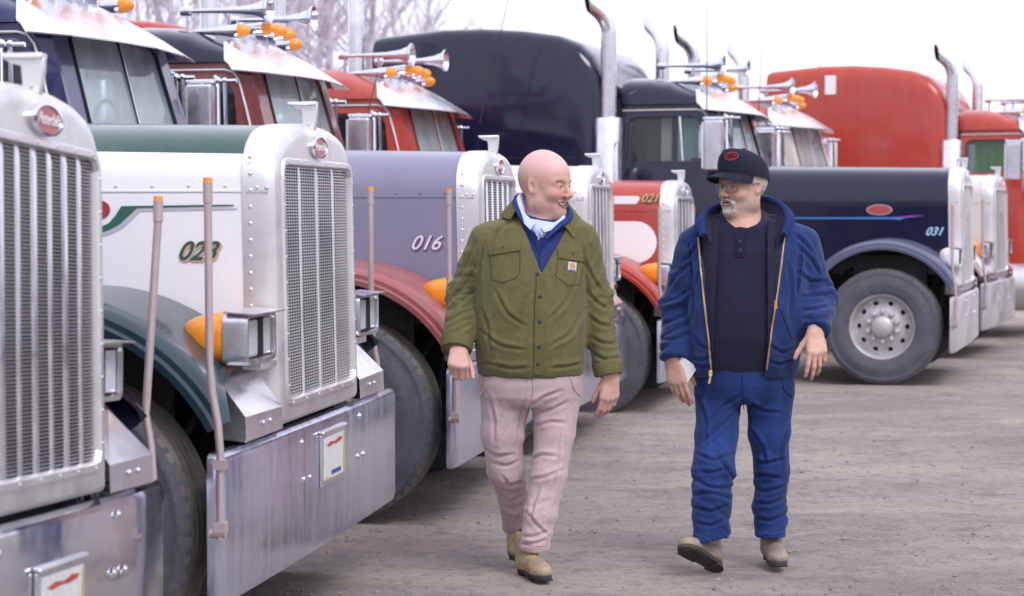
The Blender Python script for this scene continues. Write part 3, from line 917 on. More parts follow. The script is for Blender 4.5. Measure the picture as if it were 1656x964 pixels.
    # mirrors
    for s in (-1, 1):
        y = s * 1.30
        mb = MB()
        mb.box(-2.53, -2.355, y - 0.05, y + 0.05, 1.93, 2.385)
        mi = obj('side_mirror', mb, BRIGHT, root, 0, bevel=0.015)
        mb = MB(); mb.box(-2.545, -2.53, y - 0.045, y + 0.045, 1.95, 2.37)
        obj('mirror_glass', mb, REFLECTOR, mi, 0)
        mb = MB()
        mb.tube([(-2.54, y, 2.405), (-2.20, y, 2.405)], 0.014, 8)
        mb.tube([(-2.325, y, 1.80), (-2.325, y, 2.40), (-2.345, y, 2.435), (-2.38, s * 0.98, 2.45)], 0.013, 8)
        mb.tube([(-2.265, y, 1.80), (-2.28, y, 2.40)], 0.013, 8)
        mb.tube([(-2.325, y, 1.82), (-2.31, s * 0.95, 1.80)], 0.012, 8)
        mb.ball((-2.28, y, 2.41), 0.02); mb.ball((-2.325, y, 2.41), 0.024)
        obj('mirror_bracket', mb, CHROME, mi, 40)
        mi.location = (mirror_dx, 0, 0)
    # steps and tanks
    for s in (-1, 1):
        mb = MB()
        mb.lathe([(0, 0.0), (0.0, 0.28), (0.02, 0.30), (1.28, 0.30), (1.30, 0.28), (1.30, 0.0)], (-3.55, s * 0.86, 0.62), (1, 0, 0), 28, caps=False)
        for x in (-3.3, -2.55): mb.box(x - 0.03, x + 0.03, s * 0.86 - 0.308, s * 0.86 + 0.308, 0.31, 0.93)
        obj('fuel_tank', mb, ALU_DULL, root, 40)
    if stacks:
        for s in (-1, 1):
            x = -3.22; y = s * 1.08
            mb = MB()
            pts = [(x, y, 0.9), (x, y, 2.2), (x, y, 3.22 + stack_h)]
            bx, by = -0.85, s * 0.53            # the tips are turned outwards and to the rear
            for k in range(1, 8):
                a = R(7.5 * k); q = 0.26 * (1 - math.cos(a))
                pts.append((x + bx * q, y + by * q, 3.22 + stack_h + 0.26 * math.sin(a)))
            a = R(52.5); q = 0.14 * math.sin(a); pts.append((pts[-1][0] + bx * q, pts[-1][1] + by * q, pts[-1][2] + 0.14 * math.cos(a)))
            mb.tube(pts, 0.074, 20, caps=False)
            dirv = Vector((bx * math.sin(a), by * math.sin(a), math.cos(a))); end = Vector(pts[-1])
            cutn = Vector((bx, by, -0.15)).normalized()
            ring = []
            for i in range(len(mb.v) - 20, len(mb.v)):
                v = Vector(mb.v[i]); q = (end - v).dot(cutn) / dirv.dot(cutn)
                v = v + dirv * max(-0.12, min(0.12, q)); mb.v[i] = tuple(v); ring.append(mb.v[i])
            st = obj('exhaust_stack', mb, BRIGHT, root, 40)
            c_ = [sum(p[i] for p in ring) / 20 for i in range(3)]
            e = MB(); inn = [tuple(c_[i] + (p[i] - c_[i]) * 0.93 for i in range(3)) for p in ring]
            deep = [tuple(Vector(p) - dirv * 0.05) for p in inn]
            ring_faces(e, ring, inn); ring_faces(e, inn, deep); e.add(deep, [tuple(range(20))])
            obj('stack_mouth', e, flat('soot', (0.01, 0.01, 0.01), 0.9), st, 40)
            mb = MB()
            mb.lathe([(0.9, 0.06), (0.9, 0.132), (2.42, 0.132), (2.43, 0.125), (2.43, 0.06)], (x, y, 0), (0, 0, 1), 28, caps=False)
            hs = obj('heat_shield', mb, BRIGHT, st, 40)
            mb = MB(); mb.tube([(x + 0.10, y - s * 0.0 + s * 0.10, 2.2), (x + 0.13, y + s * 0.14, 2.16), (x + 0.13, y + s * 0.14, 1.4)], 0.014, 8)
            obj('grab_rail', mb, CHROME, st, 40)
    if sleeper:
        sp, L, zmax = sleeper['paint'], sleeper['len'], sleeper['z']
        x0 = -3.27
        rows = []
        st_ = [(0.0, -0.52), (-0.05, -0.40), (-0.12, -0.28), (-0.24, -0.17), (-0.45, -0.085), (-0.8, -0.03), (-1.2, 0.0), (-1.6, 0.0), (-(L - 0.06), -0.055), (-(L - 0.01), -0.075), (-L, -0.13)]
        for dx, dzz in st_:
            w_ = 1.16 - (0.06 if dx == 0.0 else 0.02 if dx > -0.1 else 0) - (0.05 if dx == -L else 0)
            zt = zmax + dzz
            r_ = [(-w_, 0.85), (-w_, 1.6), (-w_, zt - 0.27), (-w_ * 0.992, zt - 0.165), (-w_ * 0.972, zt - 0.085), (-w_ * 0.935, zt - 0.036), (-w_ * 0.87, zt - 0.010), (-w_ * 0.75, zt)]
            r_ = r_ + [(-y, z) for y, z in reversed(r_)]
            rows.append([(x0 + dx, y, z) for y, z in r_])
        mb = MB(); mb.grid(rows, 0, close_v=True, caps=True)
        sl = obj('sleeper', mb, sp, root, 45)
        bt = MB(); bt.box(-3.275, -3.14, -0.88, 0.88, 0.9, 2.62)
        for nm, (xa, xb, za, zb_), mt in sleeper.get('curtains', []):
            mb = MB(); ys = [(xa + (xb - xa) * i / 12.0, -0.80 + 0.015 * (i % 2)) for i in range(13)]
            mb.grid([[(x, y, za) for x, y in ys], [(x, y, zb_) for x, y in ys]])
            obj(nm, mb, mt, root, 0)
        obj('sleeper_boot', bt, BLACK, root, 0)
        for nm, (xa, xb, za, zb_), mt in sleeper.get('panels', []):
            mb = MB(); mb.box(xa, xb, -1.172, -1.150, za, zb_)
            obj(nm, mb, mt, sl, 0, bevel=0.006)
        mb = MB(); mb.box(x0 - L + 0.1, x0 - 0.12, -1.164, -1.150, 2.055, 2.063)
        obj('panel_seam', mb, BLACK, sl, 0)
# ------------------------------------------------------------------ paints
P_WHITE = paint('white_paint', (0.78, 0.785, 0.82), 0.10, 0.25, 0.5)
P_GREEN = paint('dark_green_paint', (0.018, 0.075, 0.062), 0.22, 0.25, 0.6)
P_GREENF = paint('fender_green_paint', (0.010, 0.034, 0.048), 0.16, 0.25, 0.6)
P_LILAC = paint('lilac_grey_paint', (0.20, 0.195, 0.30), 0.25, 0.30, 0.4)
P_PINK = paint('faded_red_paint', (0.30, 0.075, 0.075), 0.55, 0.35, 0.3)
P_NAVY = paint('navy_paint', (0.008, 0.0095, 0.034), 0.03, 0.12, 0.45)
P_NAVYG = paint('slate_navy_paint', (0.022, 0.029, 0.100), 0.06, 0.22, 0.5)
P_MAROON = paint('maroon_paint', (0.17, 0.022, 0.022), 0.25, 0.25, 0.6)
P_RED = paint('red_paint', (0.41, 0.034, 0.016), 0.20, 0.28, 0.5)
P_REDDUSTY = paint('dusty_red_paint', (0.40, 0.035, 0.022), 0.40, 0.3, 0.4)
P_CREAM = paint('cream_paint', (0.62, 0.57, 0.54), 0.25, 0.3, 0.4)
N_GREEN = flat('number_green', (0.03, 0.085, 0.06), 0.4); N_SH = flat('number_shadow', (0.50, 0.36, 0.27), 0.5)
N_LAV = flat('number_lavender', (0.62, 0.60, 0.72), 0.4); N_PUR = flat('number_purple', (0.11, 0.06, 0.17), 0.5)
N_YEL = flat('number_tan', (0.62, 0.45, 0.20), 0.4); N_DK = flat('number_dark', (0.08, 0.02, 0.02), 0.5)
N_CYAN = flat('number_cyan', (0.40, 0.62, 0.80), 0.4); N_NV = flat('number_navy', (0.02, 0.03, 0.12), 0.5)
D_GREEN = flat('decal_green', (0.022, 0.115, 0.075), 0.35); D_GREY = flat('decal_grey', (0.45, 0.44, 0.52), 0.4); D_RED = flat('decal_red', (0.30, 0.03, 0.035), 0.4)
D_BLUE = flat('decal_blue', (0.05, 0.22, 0.62), 0.35); D_PURP = flat('decal_purple', (0.22, 0.07, 0.35), 0.35)
GREENPANEL = flat('green_curtain', (0.10, 0.26, 0.06), 0.7)

sw = [(-0.95, 1.47), (-0.80, 1.475), (-0.72, 1.483), (-0.651, 1.495), (-0.616, 1.506), (-0.575, 1.528), (-0.538, 1.562), (-0.516, 1.583), (-0.173, 1.590), (-0.166, 1.595), (-0.274, 1.5945), (-0.57, 1.590), (-0.592, 1.556), (-0.616, 1.530), (-0.651, 1.514), (-0.72, 1.50), (-0.80, 1.493), (-0.95, 1.487)]
sg = [(x + 0.012, z - 0.012) for x, z in sw]
circ = [(-0.655 + 0.045 * math.cos(2 * math.pi * k / 24), 1.578 + 0.034 * math.sin(2 * math.pi * k / 24)) for k in range(24)]

truck('semi_truck', 'silver semi truck nearest the camera with a tall chrome louvred grille and blue reflecting bumper', (-1.20, 5.13), 8.0, metal('silver_hood', (0.7, 0.7, 0.74), 0.3, 0.3), grille='louver',
      shell=ALU, bump_mat=CHROME, plate=(0.05, 0.56), fender=P_NAVY, cab=P_NAVYG, has_cab=True, gbar=BRIGHT, hw=0.47, sweep=0.04, bw=1.12, lampc=0.61, roll=-3.0, fw=0.84, pole_dx=0.048, pole_dy=-0.05, pole_lean=0.045, lamp_dx=-0.06)
truck('semi_truck', 'white semi truck with green stripe and the number 023 on its hood', (-0.7135, 7.63), 9.64, P_WHITE, P_GREEN, P_GREENF, cab=P_WHITE, roof=P_GREEN,
      number=('023', -0.305, 1.430, 0.093, N_GREEN, N_SH), plate=(0.065, 0.635),
      decals=[('stripe_shadow', sg, D_GREY, 0), ('stripe', sw, D_GREEN, 1), ('red_dot', circ, D_RED, 1)])
truck('semi_truck', 'lilac grey semi truck numbered 016 with faded red fender and navy cab', (-0.054, 11.1), 10, P_LILAC, None, P_PINK, cab=P_NAVYG, roof=P_NAVYG,
      number=('016', -0.307, 1.400, 0.105, N_LAV, N_PUR), grille=5, gbar=WHITE)
truck('semi_truck', 'semi truck with maroon cab and navy roof, its pale nose behind the bald man', (0.63, 13.95), 11, metal('pale_hood', (0.75, 0.75, 0.78), 0.35, 0.3), None, P_PINK, cab=P_MAROON, roof=P_NAVY,
      grille=5, hdz=-0.02)
truck('semi_truck', 'red semi truck with white hood patches and the number 021', (1.46, 16.9), 13, P_REDDUSTY, None, P_REDDUSTY, cab=P_RED, roof=P_REDDUSTY, dz=-0.08, stack_h=0.45, antennas=[((-2.38, -1.28, 2.44), (-2.30, -1.28, 2.75)), ((-2.1, 1.28, 2.44), (-1.75, 1.28, 3.9))],
      number=('021', -0.225, 1.745, 0.095, N_YEL, N_DK), grille=4,
      decals=[('white_patch', [(-1.2, 1.22)] + [(-0.33 + 0.165 * math.cos(R(a)), 1.39 + 0.17 * math.sin(R(a))) for a in range(-90, 91, 15)] + [(-1.2, 1.56)], WHITE, 0),
              ('white_band', [(-1.2, 1.70), (-0.33, 1.70), (-0.30, 1.745), (-0.315, 1.765), (-1.2, 1.765)], WHITE, 0)])
truck('semi_truck', 'navy semi truck numbered 031 with a long sleeper and red hood oval', (4.30, 19.03), 17.6, P_NAVY, None, paint('slate_fender_paint', (0.085, 0.10, 0.17), 0.25, 0.3, 0.4), cab=P_NAVY, roof=P_NAVY, hdz=0.075, amber=False, pole_z=1.60,
      number=('031', -0.27, 1.372, 0.105, N_CYAN, N_NV), grille=6, sleeper={'paint': P_NAVY, 'len': 2.3, 'z': 3.31, 'panels': [], 'curtains': [('curtain', (-2.78, -2.68, 1.97, 2.5), flat('pale_curtain', (0.55, 0.56, 0.48), 0.8)), ('curtain', (-2.62, -2.42, 1.97, 2.5), flat('teal_curtain', (0.28, 0.42, 0.42), 0.8))]}, shell=ALU, bump_mat=ALU_DULL, mirror_dx=0.27, antennas=[((-2.25, -1.25, 2.44), (-2.25, -1.25, 3.55)), ((-2.25, 1.25, 2.44), (-2.2, 1.25, 3.5))],
      decals=[('stripe', [(-1.8, 1.490), (-0.60, 1.487), (-0.60, 1.475), (-0.515, 1.497), (-0.60, 1.503), (-1.8, 1.500)], D_BLUE, 0),
              ('stripe', [(-0.64, 1.504), (-0.50, 1.500), (-0.345, 1.520), (-0.45, 1.522)], D_PURP, 1),
              ('hood_oval', [(-0.76 + 0.118 * math.cos(2 * math.pi * k / 32), 1.572 + 0.05 * math.sin(2 * math.pi * k / 32)) for k in range(32)], flat('oval_rim', (0.45, 0.30, 0.32), 0.4), 0),
              ('hood_oval', [(-0.76 + 0.105 * math.cos(2 * math.pi * k / 32), 1.572 + 0.04 * math.sin(2 * math.pi * k / 32)) for k in range(32)], flat('oval_red', (0.36, 0.06, 0.07), 0.4), 1)])
truck('semi_truck', 'semi truck with red roof and cream cab pillars parked just behind the navy 031 truck', (5.41, 22.34), 21, P_CREAM, None, P_CREAM, cab=P_CREAM, roof=P_REDDUSTY, hdz=0.06, grille=5, shell=ALU, bump_mat=ALU_DULL, mirror_dx=0.12)
truck('semi_truck', 'red semi truck with tall red sleeper and green side window at right edge', (8.85, 25.0), 21, P_RED, None, P_RED, cab=P_RED, roof=P_RED, hdz=0.06, grille=5, antennas=[((-5.0, -0.9, 3.2), (-4.75, -0.9, 3.95)), ((-3.75, 0.4, 3.3), (-3.75, 0.4, 3.62))],
      sleeper={'paint': P_RED, 'len': 2.3, 'z': 3.40, 'panels': [('marker_panel', (-4.80, -4.66, 3.02, 3.26), WHITE), ('sleeper_window', (-4.76, -4.64, 2.10, 2.42), WHITE)], 'curtains': [('curtain', (-2.98, -2.4, 1.97, 2.42), flat('green_curtain', (0.16, 0.36, 0.08), 0.8))]},
      decals=[('belt_band', [(-1.95, 1.25), (-0.2, 1.25), (-0.2, 1.66), (-1.95, 1.66)], P_NAVY, 0), ('belt_line', [(-1.95, 1.66), (-0.2, 1.66), (-0.2, 1.68), (-1.95, 1.68)], N_YEL, 1)])

# ------------------------------------------------------------------ ground
def ground_mat():
    m, nt, b = principled('packed_dirt', (0.25, 0.23, 0.22), 0.92, spec=0.25)
    base = noise(nt, 0.42, 7, 0.62, stretch=(0.7, 1.1, 1))
    trk = noise(nt, 0.8, 7, 0.72, stretch=(0.55, 1.35, 1))
    mid = noise(nt, 3.2, 8, 0.78, stretch=(0.8, 1.1, 1))
    fine = noise(nt, 19, 7, 0.82)
    grit = noise(nt, 70, 5, 0.85)
    c1 = mixc(nt, ramp(nt, base, [(0.40, 0.0), (0.60, 1.0)]), (0.285, 0.243, 0.228), (0.40, 0.348, 0.316))
    c2 = mixc(nt, ramp(nt, trk, [(0.46, 0.0), (0.64, 0.9)]), c1, (0.48, 0.405, 0.345))
    c2b = mixc(nt, ramp(nt, mid, [(0.51, 0.0), (0.66, 0.72)]), c2, (0.168, 0.150, 0.152))
    c3 = mixc(nt, ramp(nt, fine, [(0.51, 0.0), (0.68, 0.75)]), c2b, (0.105, 0.093, 0.094))
    c4 = mixc(nt, ramp(nt, grit, [(0.53, 0.0), (0.66, 0.85)]), c3, (0.50, 0.48, 0.48))
    nt.links.new(c4, b.inputs['Base Color'])
    add = nt.nodes.new('ShaderNodeMath'); add.operation = 'MULTIPLY_ADD'; add.inputs[1].default_value = 0.5
    nt.links.new(grit, add.inputs[0]); nt.links.new(fine, add.inputs[2])
    bump(nt, b, add.outputs[0], 0.8, 0.03)
    return m
GROUND = ground_mat()

def vnoise(x, y, seed=0):
    """cheap 2D value noise on numpy arrays"""
    xi = np.floor(x).astype(np.int64); yi = np.floor(y).astype(np.int64)
    fx = x - xi; fy = y - yi
    fx = fx * fx * (3 - 2 * fx); fy = fy * fy * (3 - 2 * fy)
    def h(a, b):
        n = (a * 374761393 + b * 668265263 + seed * 1442695041) & 0xffffffff
        n = ((n ^ (n >> 13)) * 1274126177) & 0xffffffff
        return ((n ^ (n >> 16)) & 0xffff) / 65535.0
    return (h(xi, yi) * (1 - fx) + h(xi + 1, yi) * fx) * (1 - fy) + (h(xi, yi + 1) * (1 - fx) + h(xi + 1, yi + 1) * fx) * fy

def gz(x, y):
    x = np.asarray(x, float); y = np.asarray(y, float)
    z = 0.030 * (vnoise(x * 0.35, y * 1.3, 1) - 0.5) + 0.022 * (vnoise(x * 0.9, y * 3.2, 2) - 0.5) + 0.012 * (vnoise(x * 5, y * 9, 3) - 0.5) + 0.006 * (vnoise(x * 17, y * 23, 4) - 0.5)
    return z - 0.014

def build_ground():
    xs = np.concatenate([[-3000, -400, -80, -25, -12], np.linspace(-6, 9, 320), [14, 25, 80, 400, 3000]])
    ys = np.concatenate([[-3000, -400, -60, -12, 0, 3], np.linspace(5, 16, 420), np.linspace(16.2, 32, 120), [40, 60, 120, 400, 3000]])
    X, Y = np.meshgrid(xs, ys)
    Z = gz(X, Y)
    far = np.clip((np.hypot(X - 1.5, Y - 12) - 20) / 30, 0, 1)
    Z = Z * (1 - far)
    nx, ny = len(xs), len(ys)
    V = np.stack([X, Y, Z], -1).reshape(-1, 3)
    i = np.arange(nx * ny).reshape(ny, nx)
    F = np.stack([i[:-1, :-1], i[:-1, 1:], i[1:, 1:], i[1:, :-1]], -1).reshape(-1, 4)
    me = bpy.data.meshes.new('ground')
    me.vertices.add(len(V)); me.vertices.foreach_set('co', V.ravel())
    me.loops.add(F.size); me.loops.foreach_set('vertex_index', F.ravel())
    me.polygons.add(len(F)); me.polygons.foreach_set('loop_start', np.arange(0, F.size, 4)); me.polygons.foreach_set('loop_total', np.full(len(F), 4))
    me.update(calc_edges=True); me.validate()
    me.polygons.foreach_set('use_smooth', [True] * len(F))
    me.materials.append(GROUND)
    o = link('ground', me); o['kind'] = 'structure'
build_ground()

def build_gravel():
    rng = np.random.default_rng(5)
    n = 12000
    d = 5.5 + 17 * rng.random(n) ** 1.6
    xx = (rng.random(n) - 0.42) * (0.62 * d + 2)
    yy = d
    keep = vnoise(xx * 0.6, yy * 1.7, 9) + 0.35 * rng.random(n) > 0.55
    xx, yy = xx[keep], yy[keep]; n = len(xx)
    r = 0.0035 + 0.013 * rng.random(n) ** 4
    zz = gz(xx, yy)
    base = np.array([(1, 0, 0), (0, 1, 0), (-1, 0, 0), (0, -1, 0), (0, 0, 0.7), (0, 0, -0.6)], float)
    F = np.array([(0, 1, 4), (1, 2, 4), (2, 3, 4), (3, 0, 4), (1, 0, 5), (2, 1, 5), (3, 2, 5), (0, 3, 5)])
    V = base[None] * (r[:, None, None] * (0.6 + 0.8 * rng.random((n, 6, 1))))
    a = rng.random(n) * 6.28
    ca, sa = np.cos(a)[:, None], np.sin(a)[:, None]
    V = np.stack([V[..., 0] * ca - V[..., 1] * sa, V[..., 0] * sa + V[..., 1] * ca, V[..., 2]], -1)
    V += np.stack([xx, yy, zz + r * 0.2], -1)[:, None]
    FF = (F[None] + (np.arange(n) * 6)[:, None, None]).reshape(-1, 3)
    me = bpy.data.meshes.new('gravel')
    me.from_pydata(V.reshape(-1, 3).tolist(), [], FF.tolist())
    me.materials.append(flat('stone', (0.24, 0.225, 0.225), 0.85, 0, 0, 0.45, 6))
    o = link('gravel', me); o['kind'] = 'stuff'
build_gravel()

def build_wood():
    """unseen wood added beyond the frame as a dark band for chrome reflections"""
    rng = np.random.default_rng(3)
    mb = MB()
    for i in range(620):
        az = R(38 + (300 - 38) * rng.random()); d = 48 + 16 * rng.random()
        x, y = d * math.sin(az), d * math.cos(az) + 8
        h = 4.0 + 4.5 * rng.random() + 2.0 * math.sin(az * 7)
        w_ = 0.9 + 1.6 * rng.random()
        rows = []
        for t, k in ((0, 0.5), (0.2, 0.75), (0.45, 1.0), (0.7, 0.8), (0.88, 0.45), (1.0, 0.04)):
            rows.append([(x + w_ * k * math.cos(a) * (0.7 + 0.6 * rng.random()), y + w_ * k * math.sin(a) * (0.7 + 0.6 * rng.random()), h * t + 0.3 * rng.random()) for a in [2 * math.pi * j / 7 for j in range(7)]])
        mb.grid(rows, 0, close_v=True, caps=True)
    obj('added_unseen_wood', mb, flat('added_wood_brown', (0.13, 0.115, 0.12), 0.95, 0, 0, 0.5, 0.6), None, 0, kind='stuff')
build_wood()
# ------------------------------------------------------------------ a red sleeper in the row behind, and bare trees beyond
truck('semi_truck', 'red semi truck farthest back, only its red sleeper roof showing above the navy cab', (-0.15, 24.6), 12, P_RED, None, P_RED, cab=P_RED, roof=P_RED, grille=5, stacks=False,
      sleeper={'paint': P_RED, 'len': 1.5, 'z': 3.87, 'panels': []})

BARK = flat('hazed_bark', (0.50, 0.455, 0.52), 0.9, 0, 0, 0.3, 3)  # haze and overexposure put into a pale bark colour
def bare_tree(x, y, h, seed, lean=0.0):
    rg = random.Random(seed)
    root = thing('bare_tree', TREE_LABELS[seed], 'tree', (x, y, 0), 0, 'bare trees beyond the trucks')
    tr = MB()
    pts = []
    n = 9
    px, py = 0.0, 0.0
    for i in range(n + 1):
        t = i / n
        pts.append((px + lean * t * h * 0.1, py, t * h))
        px += rg.uniform(-0.16, 0.16); py += rg.uniform(-0.16, 0.16)
    r0 = 0.008 * h + 0.04
    rr = [r0 * (1 - 0.9 * (i / n)) + 0.012 for i in range(n + 1)]
    tr.tube(pts, rr, 8)
    obj('trunk', tr, BARK, root, 60)
    br = MB()
    def branch(p, d, L, r, depth):
        k = 4
        q = [Vector(p)]
        dd = Vector(d).normalized()
        for i in range(k):
            dd = (dd + Vector((rg.uniform(-.22, .22), rg.uniform(-.22, .22), rg.uniform(-.05, .25)))).normalized()
            q.append(q[-1] + dd * (L / k))
        br.tube(q, [r * (1 - 0.75 * i / k) for i in range(k + 1)], 5 if depth < 2 else 3, caps=False)
        if depth < 3:
            m = rg.randint(4, 6) if depth < 2 else rg.randint(3, 5)
            for j in range(m):
                t = rg.uniform(0.25, 1.0)
                i = min(k - 1, int(t * k)); b = q[i].lerp(q[i + 1], t * k - i)
                a = rg.uniform(0, 6.28)
                nd = (dd + Vector((math.cos(a), math.sin(a), rg.uniform(-0.1, 0.5))) * rg.uniform(0.6, 1.1)).normalized()
                branch(b, nd, L * rg.uniform(0.4, 0.65), max(0.005, r * 0.48), depth + 1)
    for j in range(26):
        t = 0.28 + 0.70 * (j + rg.random()) / 26
        i = min(n - 1, int(t * n)); b = Vector(pts[i]).lerp(Vector(pts[i + 1]), t * n - i)
        a = rg.uniform(0, 6.28)
        L = h * (0.32 - 0.2 * t) * rg.uniform(0.8, 1.25)
        branch(b, (math.cos(a), math.sin(a), rg.uniform(0.5, 1.1)), L, max(0.012, rr[i] * 0.42), 1)
    obj('branches', br, BARK, root, 0)
tl = [('slim', 'left of the two steel stacks over the navy cab'), ('thick', 'left of the two steel stacks over the navy cab')]
TREE_LABELS = {}
TSPEC = [(250, 66, 15), (283, 58, 14), (310, 75, 16), (430, 62, 15), (478, 55, 13), (512, 70, 15), (538, 60, 14), (585, 66, 14), (612, 56, 12.5), (648, 72, 13), (678, 62, 9.5), (400, 80, 15)]
TL = ['bare tree leftmost of all, above the white sun visor', 'bare tree with dark trunk just left of the leftmost grey stack', 'bare tree directly behind the leftmost grey stack',
      'bare tree right of the chrome horns on the navy roof', 'bare tree just right of the middle stack', 'bare tree midway between the middle and the beige stack', 'bare tree close to the left of the beige stack',
      'bare tree close to the right of the beige stack', 'bare tree with dark trunk above the red cab roof', 'tall bare tree second from the right of the tree row', 'small bare tree at the right end, above the navy sleeper', 'pale bare tree farthest away behind the chrome horns']
for i, t_ in enumerate(TL): TREE_LABELS[i] = t_
for i, (px, d, h) in enumerate(TSPEC):
    bare_tree((px - 828) / 3270.0 * d, d, h, i)
# low scrub along the far edge of the lot
# ------------------------------------------------------------------ figures: distance fields meshed with surface nets
F_PX = 3270.0; CAM_H = 1.58; PITCH = math.atan(144.0 / 3270.0)
def PX(x, y, depth):
    """point of the photograph at a given distance from the camera"""
    a = (x - 828) / F_PX; b = -(y - 482) / F_PX
    r = (a, math.cos(PITCH) + b * math.sin(PITCH), b * math.cos(PITCH) - math.sin(PITCH))
    t = depth / r[1]
    return np.array([r[0] * t, depth, CAM_H + r[2] * t])

def smin(a, b, k):
    if k <= 0: return np.minimum(a, b)
    h = np.maximum(k - np.abs(a - b), 0) / k
    return np.minimum(a, b) - h * h * k * 0.25
def smax(a, b, k): return -smin(-a, -b, k)

def sd_cone(p, a, b, r1, r2, e=None, f=1.0):
    X, Y, Z = p
    a = np.asarray(a, float); b = np.asarray(b, float); ba = b - a
    L = float(ba @ ba) + 1e-12
    t = ((X - a[0]) * ba[0] + (Y - a[1]) * ba[1] + (Z - a[2]) * ba[2]) / L
    t = np.clip(t, 0, 1)
    qx = X - a[0] - t * ba[0]; qy = Y - a[1] - t * ba[1]; qz = Z - a[2] - t * ba[2]
    d2 = qx * qx + qy * qy + qz * qz
    if e is not None:
        c = qx * e[0] + qy * e[1] + qz * e[2]
        d2 = d2 + c * c * (1.0 / (f * f) - 1)
    return np.sqrt(d2) - (r1 + (r2 - r1) * t)

def sd_ell(p, c, r, rot=None):
    X, Y, Z = p[0] - c[0], p[1] - c[1], p[2] - c[2]
    if rot is not None:
        X, Y, Z = (rot[0][0] * X + rot[0][1] * Y + rot[0][2] * Z, rot[1][0] * X + rot[1][1] * Y + rot[1][2] * Z, rot[2][0] * X + rot[2][1] * Y + rot[2][2] * Z)
    k0 = np.sqrt((X / r[0]) ** 2 + (Y / r[1]) ** 2 + (Z / r[2]) ** 2)
    k1 = np.sqrt((X / r[0] ** 2) ** 2 + (Y / r[1] ** 2) ** 2 + (Z / r[2] ** 2) ** 2) + 1e-9
    return k0 * (k0 - 1) / k1

def sd_loft(p, zs, cx, cy, a, b, n=2.3, cap=0.0):
    """upright body section: half widths a (across) and b (deep) interpolated over height"""
    X, Y, Z = p
    zz = np.asarray(Z).ravel()
    def I(v): return np.interp(zz, zs, v).reshape(np.shape(Z))
    A, B = I(a), I(b)
    rho = (np.abs((X - I(cx)) / A) ** n + np.abs((Y - I(cy)) / B) ** n) ** (1.0 / n)
    d = (rho - 1) * np.minimum(A, B)
    return smax(d, np.maximum(zs[0] - Z, Z - zs[-1]), 0.02)

class Field:
    def __init__(self, xs, ys, zs):
        self.ax = [np.asarray(v, np.float32) for v in (xs, ys, zs)]
        self.D = np.full([len(v) for v in self.ax], 0.5, np.float32)
    def sub(self, lo, hi):
        s = []
        for v, l, h in zip(self.ax, lo, hi):
            i = max(0, int(np.searchsorted(v, l)) - 1); j = min(len(v), int(np.searchsorted(v, h)) + 1)
            s.append(slice(i, max(j, i + 1)))
        return tuple(s)
    def grid(self, s):
        x, y, z = (v[q] for v, q in zip(self.ax, s))
        return (x[:, None, None], y[None, :, None], z[None, None, :])
    def add(self, fn, lo, hi, k=0.02, op='u'):
        m = 0.04 + k
        s = self.sub([l - m for l in lo], [h + m for h in hi])
        d = fn(self.grid(s)).astype(np.float32)
        if op == 'u': self.D[s] = smin(self.D[s], d, k)
        elif op == 's': self.D[s] = smax(self.D[s], -d, k)
    def cone(self, a, b, r1, r2, k=0.02, e=None, f=1.0):
        a = np.asarray(a, float); b = np.asarray(b, float); r = max(r1, r2)
        self.add(lambda p: sd_cone(p, a, b, r1, r2, e, f), np.minimum(a, b) - r, np.maximum(a, b) + r, k)
    def chain(self, pts, rs, k=0.02, e=None, f=1.0):
        for i in range(len(pts) - 1): self.cone(pts[i], pts[i + 1], rs[i], rs[i + 1], k, e, f)
    def mesh(self): return nets(self.D, *self.ax)

def nets(D, xs, ys, zs):
    S = D < 0
    c = np.zeros([n - 1 for n in D.shape], np.uint8)
    for i in (0, 1):
        for j in (0, 1):
            for k in (0, 1):
                c += S[i:S.shape[0] - 1 + i, j:S.shape[1] - 1 + j, k:S.shape[2] - 1 + k]
    act = (c > 0) & (c < 8)
    I, J, K = np.nonzero(act)
    n = len(I)
    idx = np.full(c.shape, -1, np.int32); idx[I, J, K] = np.arange(n)
    cor = [(i, j, k) for i in (0, 1) for j in (0, 1) for k in (0, 1)]
    val = [D[I + i, J + j, K + k] for i, j, k in cor]
    acc = np.zeros((n, 3)); cnt = np.zeros(n)
    for p in range(8):
        for q in range(p + 1, 8):
            if sum(abs(cor[p][t] - cor[q][t]) for t in range(3)) != 1: continue
            m = (val[p] < 0) != (val[q] < 0)
            t = np.where(m, val[p] / np.where(m, val[p] - val[q], 1), 0)
            for ax, (v, ii) in enumerate(((xs, I), (ys, J), (zs, K))):
                a = v[ii + cor[p][ax]]; b = v[ii + cor[q][ax]]
                acc[:, ax] += np.where(m, a + t * (b - a), 0)
            cnt += m
    V = acc / np.maximum(cnt, 1)[:, None]
    faces = []
    for ax in range(3):
        A = np.swapaxes(S, 0, ax); Id = np.swapaxes(idx, 0, ax)
        e = A[:-1] != A[1:]
        e[:, 0, :] = False; e[:, -1, :] = False; e[:, :, 0] = False; e[:, :, -1] = False
        i, j, k = np.nonzero(e)
        q = np.stack([Id[i, j - 1, k - 1], Id[i, j, k - 1], Id[i, j, k], Id[i, j - 1, k]], -1)
        inside = A[i, j, k]
        flip = inside if ax == 0 else ~inside
        q[~flip] = q[~flip][:, ::-1]
        faces.append(q)
    Fq = np.concatenate(faces)
    Fq = Fq[(Fq >= 0).all(1)]
    return V, Fq

